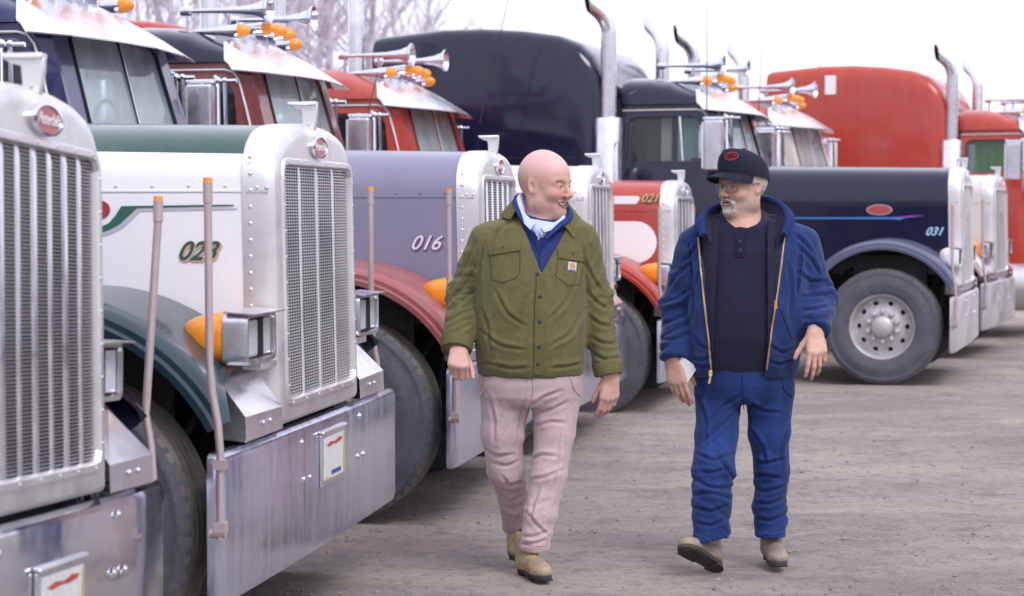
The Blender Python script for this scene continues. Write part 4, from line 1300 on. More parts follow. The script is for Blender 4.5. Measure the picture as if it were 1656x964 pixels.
def relax(V, Fq, it=1, lam=0.5):
    e = np.concatenate([Fq[:, [0, 1]], Fq[:, [1, 2]], Fq[:, [2, 3]], Fq[:, [3, 0]]])
    a = np.concatenate([e[:, 0], e[:, 1]]); b = np.concatenate([e[:, 1], e[:, 0]])
    n = len(V); cnt = np.maximum(np.bincount(a, minlength=n), 1)
    for _ in range(it):
        M = np.stack([np.bincount(a, weights=V[b, i], minlength=n) for i in range(3)], -1) / cnt[:, None]
        V = V + lam * (M - V)
    return V

def normals(V, Fq):
    n = np.cross(V[Fq[:, 2]] - V[Fq[:, 0]], V[Fq[:, 3]] - V[Fq[:, 1]])
    N = np.zeros_like(V)
    for c in range(4):
        for i in range(3): N[:, i] += np.bincount(Fq[:, c], weights=n[:, i], minlength=len(V))
    return N / (np.linalg.norm(N, axis=1)[:, None] + 1e-12)

def n3(p, seed=0):
    x, y, z = p[:, 0], p[:, 1], p[:, 2]
    xi, yi, zi = (np.floor(v).astype(np.int64) for v in (x, y, z))
    fx, fy, fz = x - xi, y - yi, z - zi
    fx, fy, fz = (f * f * (3 - 2 * f) for f in (fx, fy, fz))
    def h(a, b, c):
        n = (a * 374761393 + b * 668265263 + c * 2147483647 + seed * 1442695041) & 0xffffffff
        n = ((n ^ (n >> 13)) * 1274126177) & 0xffffffff
        return ((n ^ (n >> 16)) & 0xffff) / 65535.0
    r = 0
    for dx in (0, 1):
        for dy in (0, 1):
            for dz in (0, 1):
                wt = (fx if dx else 1 - fx) * (fy if dy else 1 - fy) * (fz if dz else 1 - fz)
                r = r + wt * h(xi + dx, yi + dy, zi + dz)
    return r
def ridged(p, seed=0):
    """cloth-like folds: rounded ridges between sharp creases"""
    a = 1 - np.abs(2 * n3(p, seed) - 1) * 1.6
    b = 1 - np.abs(2 * n3(p * 2.1 + 7.3, seed + 1) - 1) * 1.6
    return 1 - (0.7 * a + 0.3 * b)

def np_mesh(name, V, Fq, mats, col=None, smooth=True):
    me = bpy.data.meshes.new(name)
    V = np.ascontiguousarray(V, np.float32); Fq = np.ascontiguousarray(Fq, np.int32)
    me.vertices.add(len(V)); me.vertices.foreach_set('co', V.ravel())
    me.loops.add(Fq.size); me.loops.foreach_set('vertex_index', Fq.ravel())
    k = Fq.shape[1]
    me.polygons.add(len(Fq)); me.polygons.foreach_set('loop_start', np.arange(0, Fq.size, k, dtype=np.int32)); me.polygons.foreach_set('loop_total', np.full(len(Fq), k, np.int32))
    me.update(calc_edges=True); me.validate()
    if smooth: me.polygons.foreach_set('use_smooth', np.ones(len(me.polygons), bool))
    for m in (mats if isinstance(mats, (list, tuple)) else [mats]): me.materials.append(m)
    if col is not None and len(me.vertices) == len(col):
        at = me.color_attributes.new('tone', 'FLOAT_COLOR', 'POINT')
        c4 = np.ones((len(col), 4), np.float32); c4[:, :3] = col
        at.data.foreach_set('color', c4.ravel())
    me.update()
    return me

def axis(*segs):
    """rectilinear axis from (start, stop, step) pieces"""
    out = [segs[0][0]]
    for a, b, h in segs:
        n = max(1, int(round((b - a) / h)))
        out += list(np.linspace(a, b, n + 1)[1:])
    return np.array(out)

def fine_axis(lo, hi, coarse, zones):
    """axis that is fine inside the zones (a, b, step)"""
    segs = []; x = lo
    for a, b, h in sorted(zones):
        a = max(a, x)
        if b <= a: continue
        if a > x + 1e-6: segs.append((x, a, coarse))
        segs.append((a, b, h)); x = b
    if hi > x: segs.append((x, hi, coarse))
    return axis(*segs)

def tone_mat(name, rough=0.6, sheen=0.0, weave=0.0, wscale=900, sss=0.0, spec=0.4, bmp=0.0, bscale=40, mottle=0.12):
    m, nt, b = principled(name, (0.5, 0.5, 0.5), rough, spec=spec)
    at = nt.nodes.new('ShaderNodeAttribute'); at.attribute_name = 'tone'
    c = at.outputs['Color']
    n = noise(nt, bscale, 5, 0.65)
    f = ramp(nt, n, [(0.3, 1 - mottle), (0.7, 1 + mottle)])
    c = mixc(nt, 1.0, c, f, 'MULTIPLY')
    nt.links.new(c, b.inputs['Base Color'])
    if sheen:
        b.inputs['Sheen Weight'].default_value = sheen; b.inputs['Sheen Roughness'].default_value = 0.5
    if sss:
        b.inputs['Subsurface Weight'].default_value = sss; b.inputs['Subsurface Radius'].default_value = (0.012, 0.005, 0.003); b.inputs['Subsurface Scale'].default_value = 0.5
    if weave: bump(nt, b, noise(nt, wscale, 2, 0.5), weave, 0.001)
    elif bmp: bump(nt, b, n, bmp, 0.003)
    return m
SKIN = tone_mat('skin', 0.52, 0, 0, sss=0.06, spec=0.35, bmp=0.12, bscale=170, mottle=0.10)
CLOTH = tone_mat('cotton_cloth', 0.85, 0.15, 0.25, 700, spec=0.2)
DENIM = tone_mat('denim', 0.82, 0.1, 0.4, 500, spec=0.2, bscale=60, mottle=0.18)
KNIT = tone_mat('knit', 0.9, 0.2, 0.3, 400, spec=0.15)
LEATHER = tone_mat('leather', 0.6, 0, 0, spec=0.35, bmp=0.15, bscale=70, mottle=0.25)
HAIR = tone_mat('hair', 0.6, 0.1, 0.6, 350, spec=0.3, bscale=120, mottle=0.35)

# ------------------------------------------------------------------ anatomy
def head_field(p, smile=True, lean=0.0):
    """head in its own frame: x forward, y to the subject's left, z up; about 0.24 m tall"""
    X, Y, Z = p
    aY = np.abs(Y)
    q = (X, aY, Z)
    d = sd_ell(p, (-0.014, 0, 0.034), (0.099, 0.079, 0.099))
    d = smin(d, sd_ell(p, (0.028, 0, 0.034), (0.060, 0.064, 0.066)), 0.03)
    d = smin(d, sd_ell(p, (0.030, 0, -0.030), (0.058, 0.061, 0.066)), 0.03)
    d = smin(d, sd_ell(p, (0.028, 0, -0.082), (0.057, 0.053, 0.040)), 0.025)
    d = smin(d, sd_ell(p, (0.071, 0, -0.104), (0.024, 0.028, 0.022)), 0.020)
    d = smin(d, sd_ell(p, (0.022, 0, -0.114), (0.048, 0.044, 0.022)), 0.022)
    d = smin(d, sd_ell(q, (-0.002, 0.052, -0.066), (0.034, 0.024, 0.036)), 0.03)
    ch = (0.060, 0.037, -0.030) if smile else (0.056, 0.038, -0.033)
    d = smin(d, sd_ell(q, ch, (0.027, 0.024, 0.022)), 0.02)
    d = smin(d, sd_cone(q, (0.0855, 0.010, 0.020), (0.064, 0.048, 0.018), 0.0105, 0.010), 0.014)
    d = smax(d, -sd_ell(q, (0.101, 0.032, 0.001), (0.021, 0.019, 0.012)), 0.012)
    # nose
    d = smin(d, sd_cone(p, (0.086, 0, 0.010), (0.1100, 0, -0.030), 0.0078, 0.0118), 0.012)
    d = smin(d, sd_ell(q, (0.100, 0.0135, -0.0355), (0.012, 0.0085, 0.0085)), 0.006)
    d = smax(d, -sd_ell(q, (0.106, 0.0075, -0.0445), (0.007, 0.0045, 0.004)), 0.004)
    # lids
    lid = sd_ell(q, (0.0735, 0.031, 0.0005), (0.0160, 0.0170, 0.0150))
    d = smin(d, lid, 0.006)
    slit = 0.0017 if smile else 0.0036
    d = smax(d, -sd_ell(q, (0.090, 0.0315, -0.0005), (0.014, 0.0135, slit)), 0.002)
    # smile fold and mouth
    d = smax(d, -sd_cone(q, (0.098, 0.019, -0.040), (0.080, 0.036, -0.066), 0.0030, 0.0022), 0.010)
    if smile:
        zc = -0.0655 + 9.0 * aY * aY
        mth = sd_ell((X, Y, Z - zc + 0.0), (0.088, 0, 0.0), (0.022, 0.029, 0.0068))
        for zz, r in ((0.0082, 0.0036), (-0.0095, 0.0050)):
            lip = np.sqrt((X - (0.0905 - 7 * aY * aY)) ** 2 + (Z - (zc + zz * (1 - aY / 0.034))) ** 2 + np.maximum(aY - 0.027, 0) ** 2) - r
            d = smin(d, lip, 0.006)
        d = smax(d, -mth, 0.003)
    else:
        zc = -0.0640 + 0 * aY
        for zz, r in ((0.0050, 0.0046), (-0.0070, 0.0058)):
            lip = np.sqrt((X - (0.0915 - 9 * aY * aY)) ** 2 + (Z - (zc + zz * (1 - aY / 0.030))) ** 2 + np.maximum(aY - 0.022, 0) ** 2) - r
            d = smin(d, lip, 0.006)
        d = smax(d, -sd_ell((X, Y, Z - zc), (0.094, 0, 0), (0.014, 0.022, 0.0030)), 0.003)
    # ears
    ca, sa = math.cos(0.25), math.sin(0.25)
    ex, ez = (X + 0.008), (Z + 0.006)
    rx, rz = ex * ca - ez * sa * -1, ez * ca - ex * sa
    yo = aY - (0.0785 - 0.35 * (rx))
    ear = np.sqrt((rx / 0.0165) ** 2 + (yo / 0.0085) ** 2 + (rz / 0.0295) ** 2)
    ear = (ear - 1) * 0.0085
    d = smin(d, ear, 0.008)
    con = np.sqrt(((rx - 0.001) / 0.0095) ** 2 + ((yo - 0.0085) / 0.0085) ** 2 + ((rz - 0.002) / 0.0175) ** 2)
    d = smax(d, -(con - 1) * 0.0075, 0.004)
    return d

def frame(f, up=(0, 0, 1)):
    f = np.asarray(f, float); f /= np.linalg.norm(f)
    l = np.cross(up, f); l /= np.linalg.norm(l)
    u = np.cross(f, l)
    return np.stack([f, l, u])          # rows: forward, left, up

def to_local(p, c, M, s):
    X, Y, Z = p[0] - c[0], p[1] - c[1], p[2] - c[2]
    return tuple((M[i][0] * X + M[i][1] * Y + M[i][2] * Z) / s for i in range(3))
def to_world(v, c, M, s):
    v = np.asarray(v, float)
    return np.asarray(c) + s * (v @ M)

def hand_prims(F, wrist, d, n, t, curl, spread=0.1, thumb=(0.5, 0.25), s=1.0, splay=0.0):
    """palm and five fingers. d: wrist to knuckles, n: the way the palm faces, t: thumb side"""
    d = np.asarray(d, float); d /= np.linalg.norm(d)
    t = np.asarray(t, float); t = t - d * (t @ d); t /= np.linalg.norm(t)
    nn = np.cross(d, t); n = np.asarray(n, float)
    n = nn if nn @ n > 0 else -nn
    w_ = np.asarray(wrist, float)
    F.cone(w_ - d * 0.05 * s, w_ + d * 0.01 * s, 0.029 * s, 0.027 * s, 0.02, n, 0.78)
    ks = []
    for off, L in ((0.029, 0.092), (0.0095, 0.097), (-0.0105, 0.092), (-0.0285, 0.083)):
        k = w_ + d * L * s + t * off * s
        b = w_ + d * 0.008 * s + t * off * 0.62 * s
        F.cone(b, k, 0.0150 * s, 0.0115 * s, 0.016)
        F.cone(b * 0.5 + k * 0.5 + n * 0.006 * s, k + n * 0.004 * s - d * 0.01 * s, 0.013 * s, 0.0115 * s, 0.014)
        ks.append(k)
    lens = ((0.046, 0.028, 0.022), (0.050, 0.032, 0.023), (0.047, 0.029, 0.023), (0.037, 0.022, 0.020))
    tips = []
    for i, k in enumerate(ks):
        p = k; ang = 0.0
        sp = (1.2 - i * 0.85) * spread
        c = curl[i] if isinstance(curl, (list, tuple)) else curl
        for j, L in enumerate(lens[i]):
            ang += c * (1.0, 1.1, 0.75)[j]
            v = (d * math.cos(ang) + n * math.sin(ang)) + t * sp * math.cos(ang)
            v /= np.linalg.norm(v)
            r0 = (0.0105, 0.0094, 0.0085)[j] * (0.9 if i == 3 else 1.0) * s; r1 = (0.0092, 0.0084, 0.0072)[j] * (0.9 if i == 3 else 1.0) * s
            q = p + v * L * s
            F.cone(p, q, r0, r1, 0.004 if j else 0.006)
            p = q
        tips.append((p, v))
    # thumb
    b = w_ + d * 0.018 * s + t * 0.020 * s + n * 0.008 * s
    a1, a2 = thumb
    v = d * math.cos(a1) + t * math.sin(a1) + n * 0.35
    v /= np.linalg.norm(v)
    p1 = b + v * 0.046 * s
    F.cone(b, p1, 0.0165 * s, 0.0125 * s, 0.014)
    v2 = d * math.cos(a1 - a2) + t * math.sin(a1 - a2) + n * 0.40; v2 /= np.linalg.norm(v2)
    p2 = p1 + v2 * 0.034 * s
    F.cone(p1, p2, 0.0120 * s, 0.0105 * s, 0.005)
    v3 = d * math.cos(a1 - 2 * a2) + t * math.sin(a1 - 2 * a2) + n * 0.35; v3 /= np.linalg.norm(v3)
    p3 = p2 + v3 * 0.026 * s
    F.cone(p2, p3, 0.0105 * s, 0.0082 * s, 0.004)
    return tips, (p3, v3), n

def shoe(root, name, heel, fdir, up, s, c_up, c_sole, lace=None, tall=0.10, label=None):
    """one boot: upper, sole and heel, laces. heel: point under the heel centre"""
    M = frame(fdir, up)
    F = Field(np.arange(-0.09, 0.26, 0.006), np.arange(-0.075, 0.076, 0.006), np.arange(-0.01, 0.20, 0.006))
    for c, r, k in (((0.165, 0, 0.040), (0.062, 0.047, 0.036), 0.02), ((0.09, 0, 0.052), (0.085, 0.043, 0.042), 0.03), ((0.0, 0, 0.055), (0.052, 0.040, 0.058), 0.03)):
        F.add(lambda p, c=c, r=r: sd_ell(p, c, r), np.array(c) - r, np.array(c) + r, k)
    F.cone((0.01, 0, 0.06), (0.0, 0, 0.06 + tall), 0.047, 0.050, 0.03)
    F.cone((0.06, 0, 0.085), (0.035, 0, 0.125), 0.028, 0.026, 0.02)
    F.add(lambda p: p[2] - 0.022 + 0 * p[0] + 0 * p[1], (-0.1, -0.1, -0.02), (0.3, 0.1, 0.022), 0.006, 's')
    V, Q = F.mesh(); V = relax(V, Q, 2)
    N = normals(V, Q)
    V = V + N * (0.0025 * (ridged(V * np.array([60, 25, 60]), 3) - 0.5) * np.exp(-((V[:, 0] - 0.1) / 0.05) ** 2))[:, None]
    g = n3(V * 28, 11)
    col = np.array(c_up)[None] * (0.72 + 0.5 * g)[:, None]
    scuff = np.clip((V[:, 0] - 0.165) / 0.05, 0, 1) * 0.35
    col = col * (1 - scuff[:, None]) + np.array((0.42, 0.35, 0.27))[None] * scuff[:, None]
    W = to_world(V, heel, M, s) - np.array(root.location)
    o = link(name, np_mesh(name, W, Q, LEATHER, col), root)
    if label: o['label'] = label
    # sole outline
    pts = []
    for k in range(40):
        a = 2 * math.pi * k / 40
        ca, sa = math.cos(a), math.sin(a)
        x = 0.087 + 0.150 * math.copysign(abs(ca) ** 0.85, ca)
        hw = 0.041 + 0.009 * max(0, min(1, (x - 0.07) / 0.1))
        waist = 1 - 0.14 * math.exp(-((x - 0.065) / 0.04) ** 2)
        pts.append((x, hw * waist * math.copysign(abs(sa) ** 0.8, sa)))
    mb = MB()
    rows = []
    for z, k in ((0.010, 0.96), (0.013, 1.0), (0.026, 1.0), (0.0285, 0.97)):
        rows.append([((x - 0.087) * k + 0.087, y * k, z) for x, y in pts])
    mb.grid(rows, 0, close_v=True, caps=True)
    hp = [(x, y) for x, y in pts if x < 0.03]
    hp = sorted(hp, key=lambda p: math.atan2(p[1], p[0] - 0.02) % (2 * math.pi))
    mb.extrude([(x, y, 0.0) for x, y in hp], (0, 0, 0.012))
    for q in range(7):
        x = 0.10 + q * 0.017
        mb.box(x, x + 0.009, -0.038, 0.038, 0.004, 0.011)
    mb.v = [tuple(to_world(v, heel, M, s) - np.array(root.location)) for v in mb.v]
    obj('sole', mb, flat('sole_' + c_sole[0], c_sole[1], 0.8, 0, 0, 0.3, 60), o, 40)
    if lace is not None:
        mb = MB()
        for q in range(4):
            x = 0.105 - q * 0.020; z = 0.088 + q * 0.010
            mb.tube([(x + 0.006, -0.022, z - 0.012), (x, 0, z + 0.002), (x - 0.006, 0.022, z - 0.010)], 0.0032, 6)
            mb.tube([(x - 0.006, -0.022, z - 0.010), (x, 0, z + 0.003), (x + 0.006, 0.022, z - 0.012)], 0.0032, 6)
        mb.tube([(0.045, 0, 0.126), (0.06, 0.025, 0.125), (0.08, 0.03, 0.108), (0.05, 0.005, 0.124)], 0.003, 6)
        mb.tube([(0.045, 0, 0.126), (0.06, -0.025, 0.125), (0.08, -0.03, 0.108), (0.05, -0.005, 0.124)], 0.003, 6)
        mb.v = [tuple(to_world(v, heel, M, s) - np.array(root.location)) for v in mb.v]
        obj('laces', mb, flat('lace_yellow', lace, 0.7), o, 50)
    return o
# ------------------------------------------------------------------ helpers for clothing
from mathutils.bvhtree import BVHTree
def bvh_of(V, Q): return BVHTree.FromPolygons([tuple(v) for v in V], [tuple(int(i) for i in f) for f in Q])

def drape(bvh, pts, off, eye=(0, 0, CAM_H)):
    """points dropped on to the surface along the sight line, lifted by off"""
    out = []
    e = Vector(eye)
    for p in pts:
        d = (Vector(p) - e).normalized()
        h, nrm, i, dist = bvh.ray_cast(e, d)
        if h is None: h = Vector(p); nrm = -d
        if nrm.dot(d) > 0: nrm = -nrm
        out.append(h + nrm * off)
    return out

def px_quad(poly, nu, nv, depth):
    """grid of points inside a photo quad (four corners TL, TR, BR, BL)"""
    (ax, ay), (bx, by), (cx, cy), (dx, dy) = poly
    rows = []
    for i in range(nv + 1):
        v = i / nv
        rows.append([PX(ax * (1 - u) * (1 - v) + bx * u * (1 - v) + cx * u * v + dx * (1 - u) * v, ay * (1 - u) * (1 - v) + by * u * (1 - v) + cy * u * v + dy * (1 - u) * v, depth)
                     for u in [j / nu for j in range(nu + 1)]])
    return rows

def patch(root, name, bvh, poly, depth, mat, th=0.004, nu=10, nv=6, base=0.001, parent=None):
    rows = px_quad(poly, nu, nv, depth)
    hi = [[q - Vector(root.location) for q in drape(bvh, r, base + th)] for r in rows]
    lo = [[q - Vector(root.location) for q in drape(bvh, r, base - 0.003)] for r in rows]
    mb = MB(); mb.grid(hi); 
    edge = lambda g: g[0] + [r[-1] for r in g[1:-1]] + g[-1][::-1] + [r[0] for r in g[1:-1]][::-1]
    ring_faces(mb, edge(lo), edge(hi))
    return obj(name, mb, mat, parent or root, 50)

def strip(root, name, bvh, pts, depth, mat, r=0.003, off=0.002, parent=None, sub=6):
    q = []
    for (a, b) in zip(pts[:-1], pts[1:]):
        for i in range(sub): q.append(PX(a[0] + (b[0] - a[0]) * i / sub, a[1] + (b[1] - a[1]) * i / sub, depth))
    q.append(PX(*pts[-1], depth))
    q = [v - Vector(root.location) for v in drape(bvh, q, off)]
    mb = MB(); mb.tube(q, r, 6)
    return obj(name, mb, mat, parent or root, 60)

def button(root, name, bvh, px, depth, mat, r=0.0075, parent=None):
    p = drape(bvh, [PX(px[0], px[1], depth)], 0.003)[0]
    d = (Vector((0, 0, CAM_H)) - p).normalized()
    mb = MB(); mb.lathe([(0, r), (0.003, r), (0.004, r * 0.7), (0.003, 0)], p - Vector(root.location), d, 12, caps=False)
    return obj(name, mb, mat, parent or root, 40)

def collar(root, name, stations, mat, th=0.004, parent=None, sub=4):
    """a band round the neck: each station is a list of 3D points from its foot over the fold to its free edge"""
    S = [[Vector(p) for p in st] for st in stations]
    def cr(p0, p1, p2, p3, t):
        return 0.5 * ((2 * p1) + (p2 - p0) * t + (2 * p0 - 5 * p1 + 4 * p2 - p3) * t * t + (3 * p1 - p0 - 3 * p2 + p3) * t ** 3)
    def dense(L, sub):
        out = []
        for i in range(len(L) - 1):
            p0 = L[max(0, i - 1)]; p1 = L[i]; p2 = L[i + 1]; p3 = L[min(len(L) - 1, i + 2)]
            for k in range(sub): out.append(cr(p0, p1, p2, p3, k / sub))
        out.append(L[-1]); return out
    cols = [dense([s[j] for s in S], sub) for j in range(len(S[0]))]
    rows = [dense([c[i] for c in cols], 3) for i in range(len(cols[0]))]
    nr = len(rows); nc = len(rows[0])
    nrm = []
    for i in range(nr):
        r_ = []
        for j in range(nc):
            a = rows[min(i + 1, nr - 1)][j] - rows[max(i - 1, 0)][j]; b = rows[i][min(j + 1, nc - 1)] - rows[i][max(j - 1, 0)]
            n_ = a.cross(b); r_.append(n_.normalized() if n_.length > 1e-9 else Vector((0, 0, 1)))
        nrm.append(r_)
    A = [[rows[i][j] + nrm[i][j] * th * 0.5 - Vector(root.location) for j in range(nc)] for i in range(nr)]
    B = [[rows[i][j] - nrm[i][j] * th * 0.5 - Vector(root.location) for j in range(nc)] for i in range(nr)]
    mb = MB(); mb.grid(A); mb.grid(B)
    edge = lambda g: g[0] + [r[-1] for r in g[1:-1]] + g[-1][::-1] + [r[0] for r in g[1:-1]][::-1]
    ring_faces(mb, edge(A), edge(B))
    return obj(name, mb, mat, parent or root, 60)

def cloth(root, name, V, Q, base, mat, extra=None, seed=0, parent=None):
    g = n3(V * 6.0, seed + 40)
    col = np.array(base)[None] * (0.90 + 0.2 * g)[:, None]
    if extra is not None: col = extra(V, col)
    return link(name, np_mesh(name, V - np.array(root.location), Q, mat, col), parent or root)

def limb_coords(V, a, b):
    a = np.asarray(a); b = np.asarray(b); d = b - a; L = np.linalg.norm(d); d = d / L
    q = V - a
    t = q @ d
    side = np.cross(d, (0, 1, 0)); side /= np.linalg.norm(side)
    fw = np.cross(side, d)
    return t, q @ side, q @ fw, L

def to_px(V):
    d = V[:, 1] * math.cos(PITCH) - (V[:, 2] - CAM_H) * math.sin(PITCH)
    u = (V[:, 2] - CAM_H) * math.cos(PITCH) + V[:, 1] * math.sin(PITCH)
    return 828 + F_PX * V[:, 0] / d, 482 - F_PX * u / d

def creases(V, N, lines, amp=0.008, wd=3.2):
    """folds of cloth along given lines: a narrow crease with a rounded ridge beside it, dying out at the ends"""
    x, y = to_px(V)
    front = np.clip(-N[:, 1] * 2.5 + 0.35, 0, 1)
    disp = np.zeros(len(V))
    for ln in lines:
        p = np.array(ln, float)
        # smooth the polyline
        t = np.linspace(0, len(p) - 1, 15)
        xs = np.interp(t, np.arange(len(p)), p[:, 0]); ys = np.interp(t, np.arange(len(p)), p[:, 1])
        for _ in range(2):
            xs[1:-1] = (xs[:-2] + 2 * xs[1:-1] + xs[2:]) / 4; ys[1:-1] = (ys[:-2] + 2 * ys[1:-1] + ys[2:]) / 4
        sel = (x > xs.min() - 16) & (x < xs.max() + 16) & (y > ys.min() - 16) & (y < ys.max() + 16)
        if not sel.any(): continue
        X, Y = x[sel], y[sel]
        best = np.full(len(X), 1e9); sg = np.zeros(len(X)); tt = np.zeros(len(X))
        for i in range(14):
            ax, ay, bx, by = xs[i], ys[i], xs[i + 1], ys[i + 1]
            ex, ey = bx - ax, by - ay; L2 = ex * ex + ey * ey + 1e-9
            q = np.clip(((X - ax) * ex + (Y - ay) * ey) / L2, 0, 1)
            dx, dy = X - ax - q * ex, Y - ay - q * ey
            d = np.hypot(dx, dy); b = d < best
            best = np.where(b, d, best); sg = np.where(b, np.sign(ex * dy - ey * dx), sg); tt = np.where(b, (i + q) / 14.0, tt)
        s = best * sg
        end = np.clip(np.minimum(tt, 1 - tt) / 0.22, 0, 1)
        prof = -np.exp(-(s / wd) ** 2) + 0.75 * np.exp(-((s + 1.9 * wd) / (1.5 * wd)) ** 2) + 0.35 * np.exp(-((s - 1.9 * wd) / (1.5 * wd)) ** 2)
        disp[sel] += amp * prof * (0.25 + 0.75 * end) * (best < 15)
    return disp * front

def rows_to_loft(rows, depth, yoff=0.0):
    """photo rows (y, left x, right x, half depth, forward shift) to loft arrays, bottom first"""
    zs, cx, cy, a, b = [], [], [], [], []
    for py, xl, xr, hb, sh in sorted(rows, key=lambda r: -r[0]):
        L = PX(xl, py, depth); Rr = PX(xr, py, depth)
        zs.append((L[2] + Rr[2]) / 2); cx.append((L[0] + Rr[0]) / 2); a.append((Rr[0] - L[0]) / 2); b.append(hb); cy.append(depth + sh)
    return np.array(zs), np.array(cx), np.array(cy), np.array(a), np.array(b)

def loft_add(F, prof, k=0.02, shrink=0.0, n=2.3):
    zs, cx, cy, a, b = prof
    F.add(lambda p: sd_loft(p, zs, cx, cy, a - shrink, b - shrink, n), ((cx - a).min(), (cy - b).min(), zs[0]), ((cx + a).max(), (cy + b).max(), zs[-1]), k)

def sleeves(F, *arms):
    """sleeves joined to the jacket, each cut square at the cuff"""
    for pts, rs in arms:
        G = Field(*F.ax)
        G.chain(pts, rs, 0.035)
        c = pts[-1]; d = pts[-1] - pts[-2]; d = d / np.linalg.norm(d)
        G.add(lambda p, c=c, d=d: -((p[0] - c[0]) * d[0] + (p[1] - c[1]) * d[1] + (p[2] - c[2]) * d[2]), c - 0.1, c + 0.1, 0.006, 's')
        F.D = smin(F.D, G.D, 0.035)

def eyes(root, body, c, M, s, gaze=(1, 0, 0), iris=(0.12, 0.10, 0.08)):
    for sy in (-1, 1):
        o = np.array((0.0735, sy * 0.031, 0.0))
        mb = MB(); mb.ball(tuple(o), 0.0142, 14, 10)
        mb.v = [tuple(to_world(v, c, M, s) - np.array(root.location)) for v in mb.v]
        e = obj('eye', mb, flat('eye_white', (0.68, 0.64, 0.62), 0.25), body, 60)
        g = np.asarray(gaze, float); g = g / np.linalg.norm(g)
        mb = MB(); mb.lathe([(0.0118, 0.0066), (0.0133, 0.0058), (0.0148, 0.0)], tuple(o), tuple(g), 14, caps=False)
        mb.v = [tuple(to_world(v, c, M, s) - np.array(root.location)) for v in mb.v]
        obj('iris', mb, flat('iris_dark', iris, 0.2), body, 60)

def skin_tone(V, c, M, s, base, smile, hands):
    """skin colour: ruddier nose, cheeks, ears, lips and knuckles; dark mouth hollow, shade painted into eye slits"""
    col = np.tile(np.array(base), (len(V), 1))
    L = ((V - np.asarray(c)) @ M.T) / s
    x, y, z = L[:, 0], L[:, 1], L[:, 2]
    inhead = (z > -0.16)
    def blob(cx, cy, cz, r): return np.exp(-(((x - cx) ** 2 + (np.abs(y) - cy) ** 2 + (z - cz) ** 2) / (r * r))) * inhead
    red = 0.55 * blob(0.108, 0, -0.03, 0.022) + 0.50 * blob(0.07, 0.043, -0.028, 0.026) + 0.55 * blob(-0.008, 0.086, -0.005, 0.024) + 0.25 * blob(0.075, 0, -0.1, 0.03)
    red = np.clip(red + 0.25 * (n3(V * 30, 5) - 0.5), 0, 1)
    col = col * (1 - red[:, None] * np.array((0.06, 0.34, 0.34))[None])
    zc = -0.0655 + 9.0 * y * y if smile else -0.064
    lip = np.exp(-((z - zc) / (0.0125 if smile else 0.0095)) ** 2) * np.exp(-(np.maximum(np.abs(y) - 0.022, 0) / 0.006) ** 2) * (x > 0.074) * inhead
    col = col * (1 - lip[:, None] * np.array((0.25, 0.5, 0.45))[None])
    mw = (np.abs(z - zc) < (0.0062 if smile else 0.0026)) & (np.abs(y) < 0.024) & (x > 0.055) & (x < (0.084 if smile else 0.089)) & inhead
    col[mw] = (0.05, 0.012, 0.012)
    ey = np.exp(-((z - 0.0) / 0.0035) ** 2) * np.exp(-((np.abs(y) - 0.0315) / 0.015) ** 4) * (x > 0.076) * inhead
    col = col * (1 - 0.55 * ey[:, None])  # shade of the eye slits, put into the colour
    br = np.exp(-((z - (0.0205 + 0.05 * (np.abs(y) - 0.03) * -1)) / 0.005) ** 2) * np.exp(-((np.abs(y) - 0.032) / 0.018) ** 4) * (x > 0.06) * inhead
    col = col * (1 - 0.28 * br[:, None])
    col = col * (0.93 + 0.14 * n3(V * 85, 15))[:, None] * (1 - 0.06 * (n3(V * 210, 16) - 0.5))[:, None]
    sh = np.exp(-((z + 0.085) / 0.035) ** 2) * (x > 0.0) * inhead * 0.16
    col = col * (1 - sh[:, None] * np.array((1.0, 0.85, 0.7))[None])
    for tips in hands:
        for p, v in tips:
            w_ = np.exp(-(((V - p) ** 2).sum(1)) / 0.016 ** 2)
            col = col * (1 - w_[:, None] * np.array((0.0, 0.18, 0.16))[None])
    return np.clip(col, 0, 1)

def body_mesh(root, head_c, head_M, head_s, smile, base, build, zones, lo, hi, neck):
    xs = fine_axis(lo[0], hi[0], 0.011, zones[0]); ys = fine_axis(lo[1], hi[1], 0.012, zones[1]); zs = fine_axis(lo[2], hi[2], 0.012, zones[2])
    F = Field(xs, ys, zs)
    hands = build(F)
    for a, b, r1, r2 in neck: F.cone(a, b, r1, r2, 0.03)
    R_ = 0.16 * head_s
    F.add(lambda p: head_field(to_local(p, head_c, head_M, head_s), smile) * head_s, np.array(head_c) - R_, np.array(head_c) + R_, 0.018)
    V, Q = F.mesh()
    V = relax(V, Q, 1, 0.35)
    col = skin_tone(V, head_c, head_M, head_s, base, smile, hands)
    return V, Q, col, F

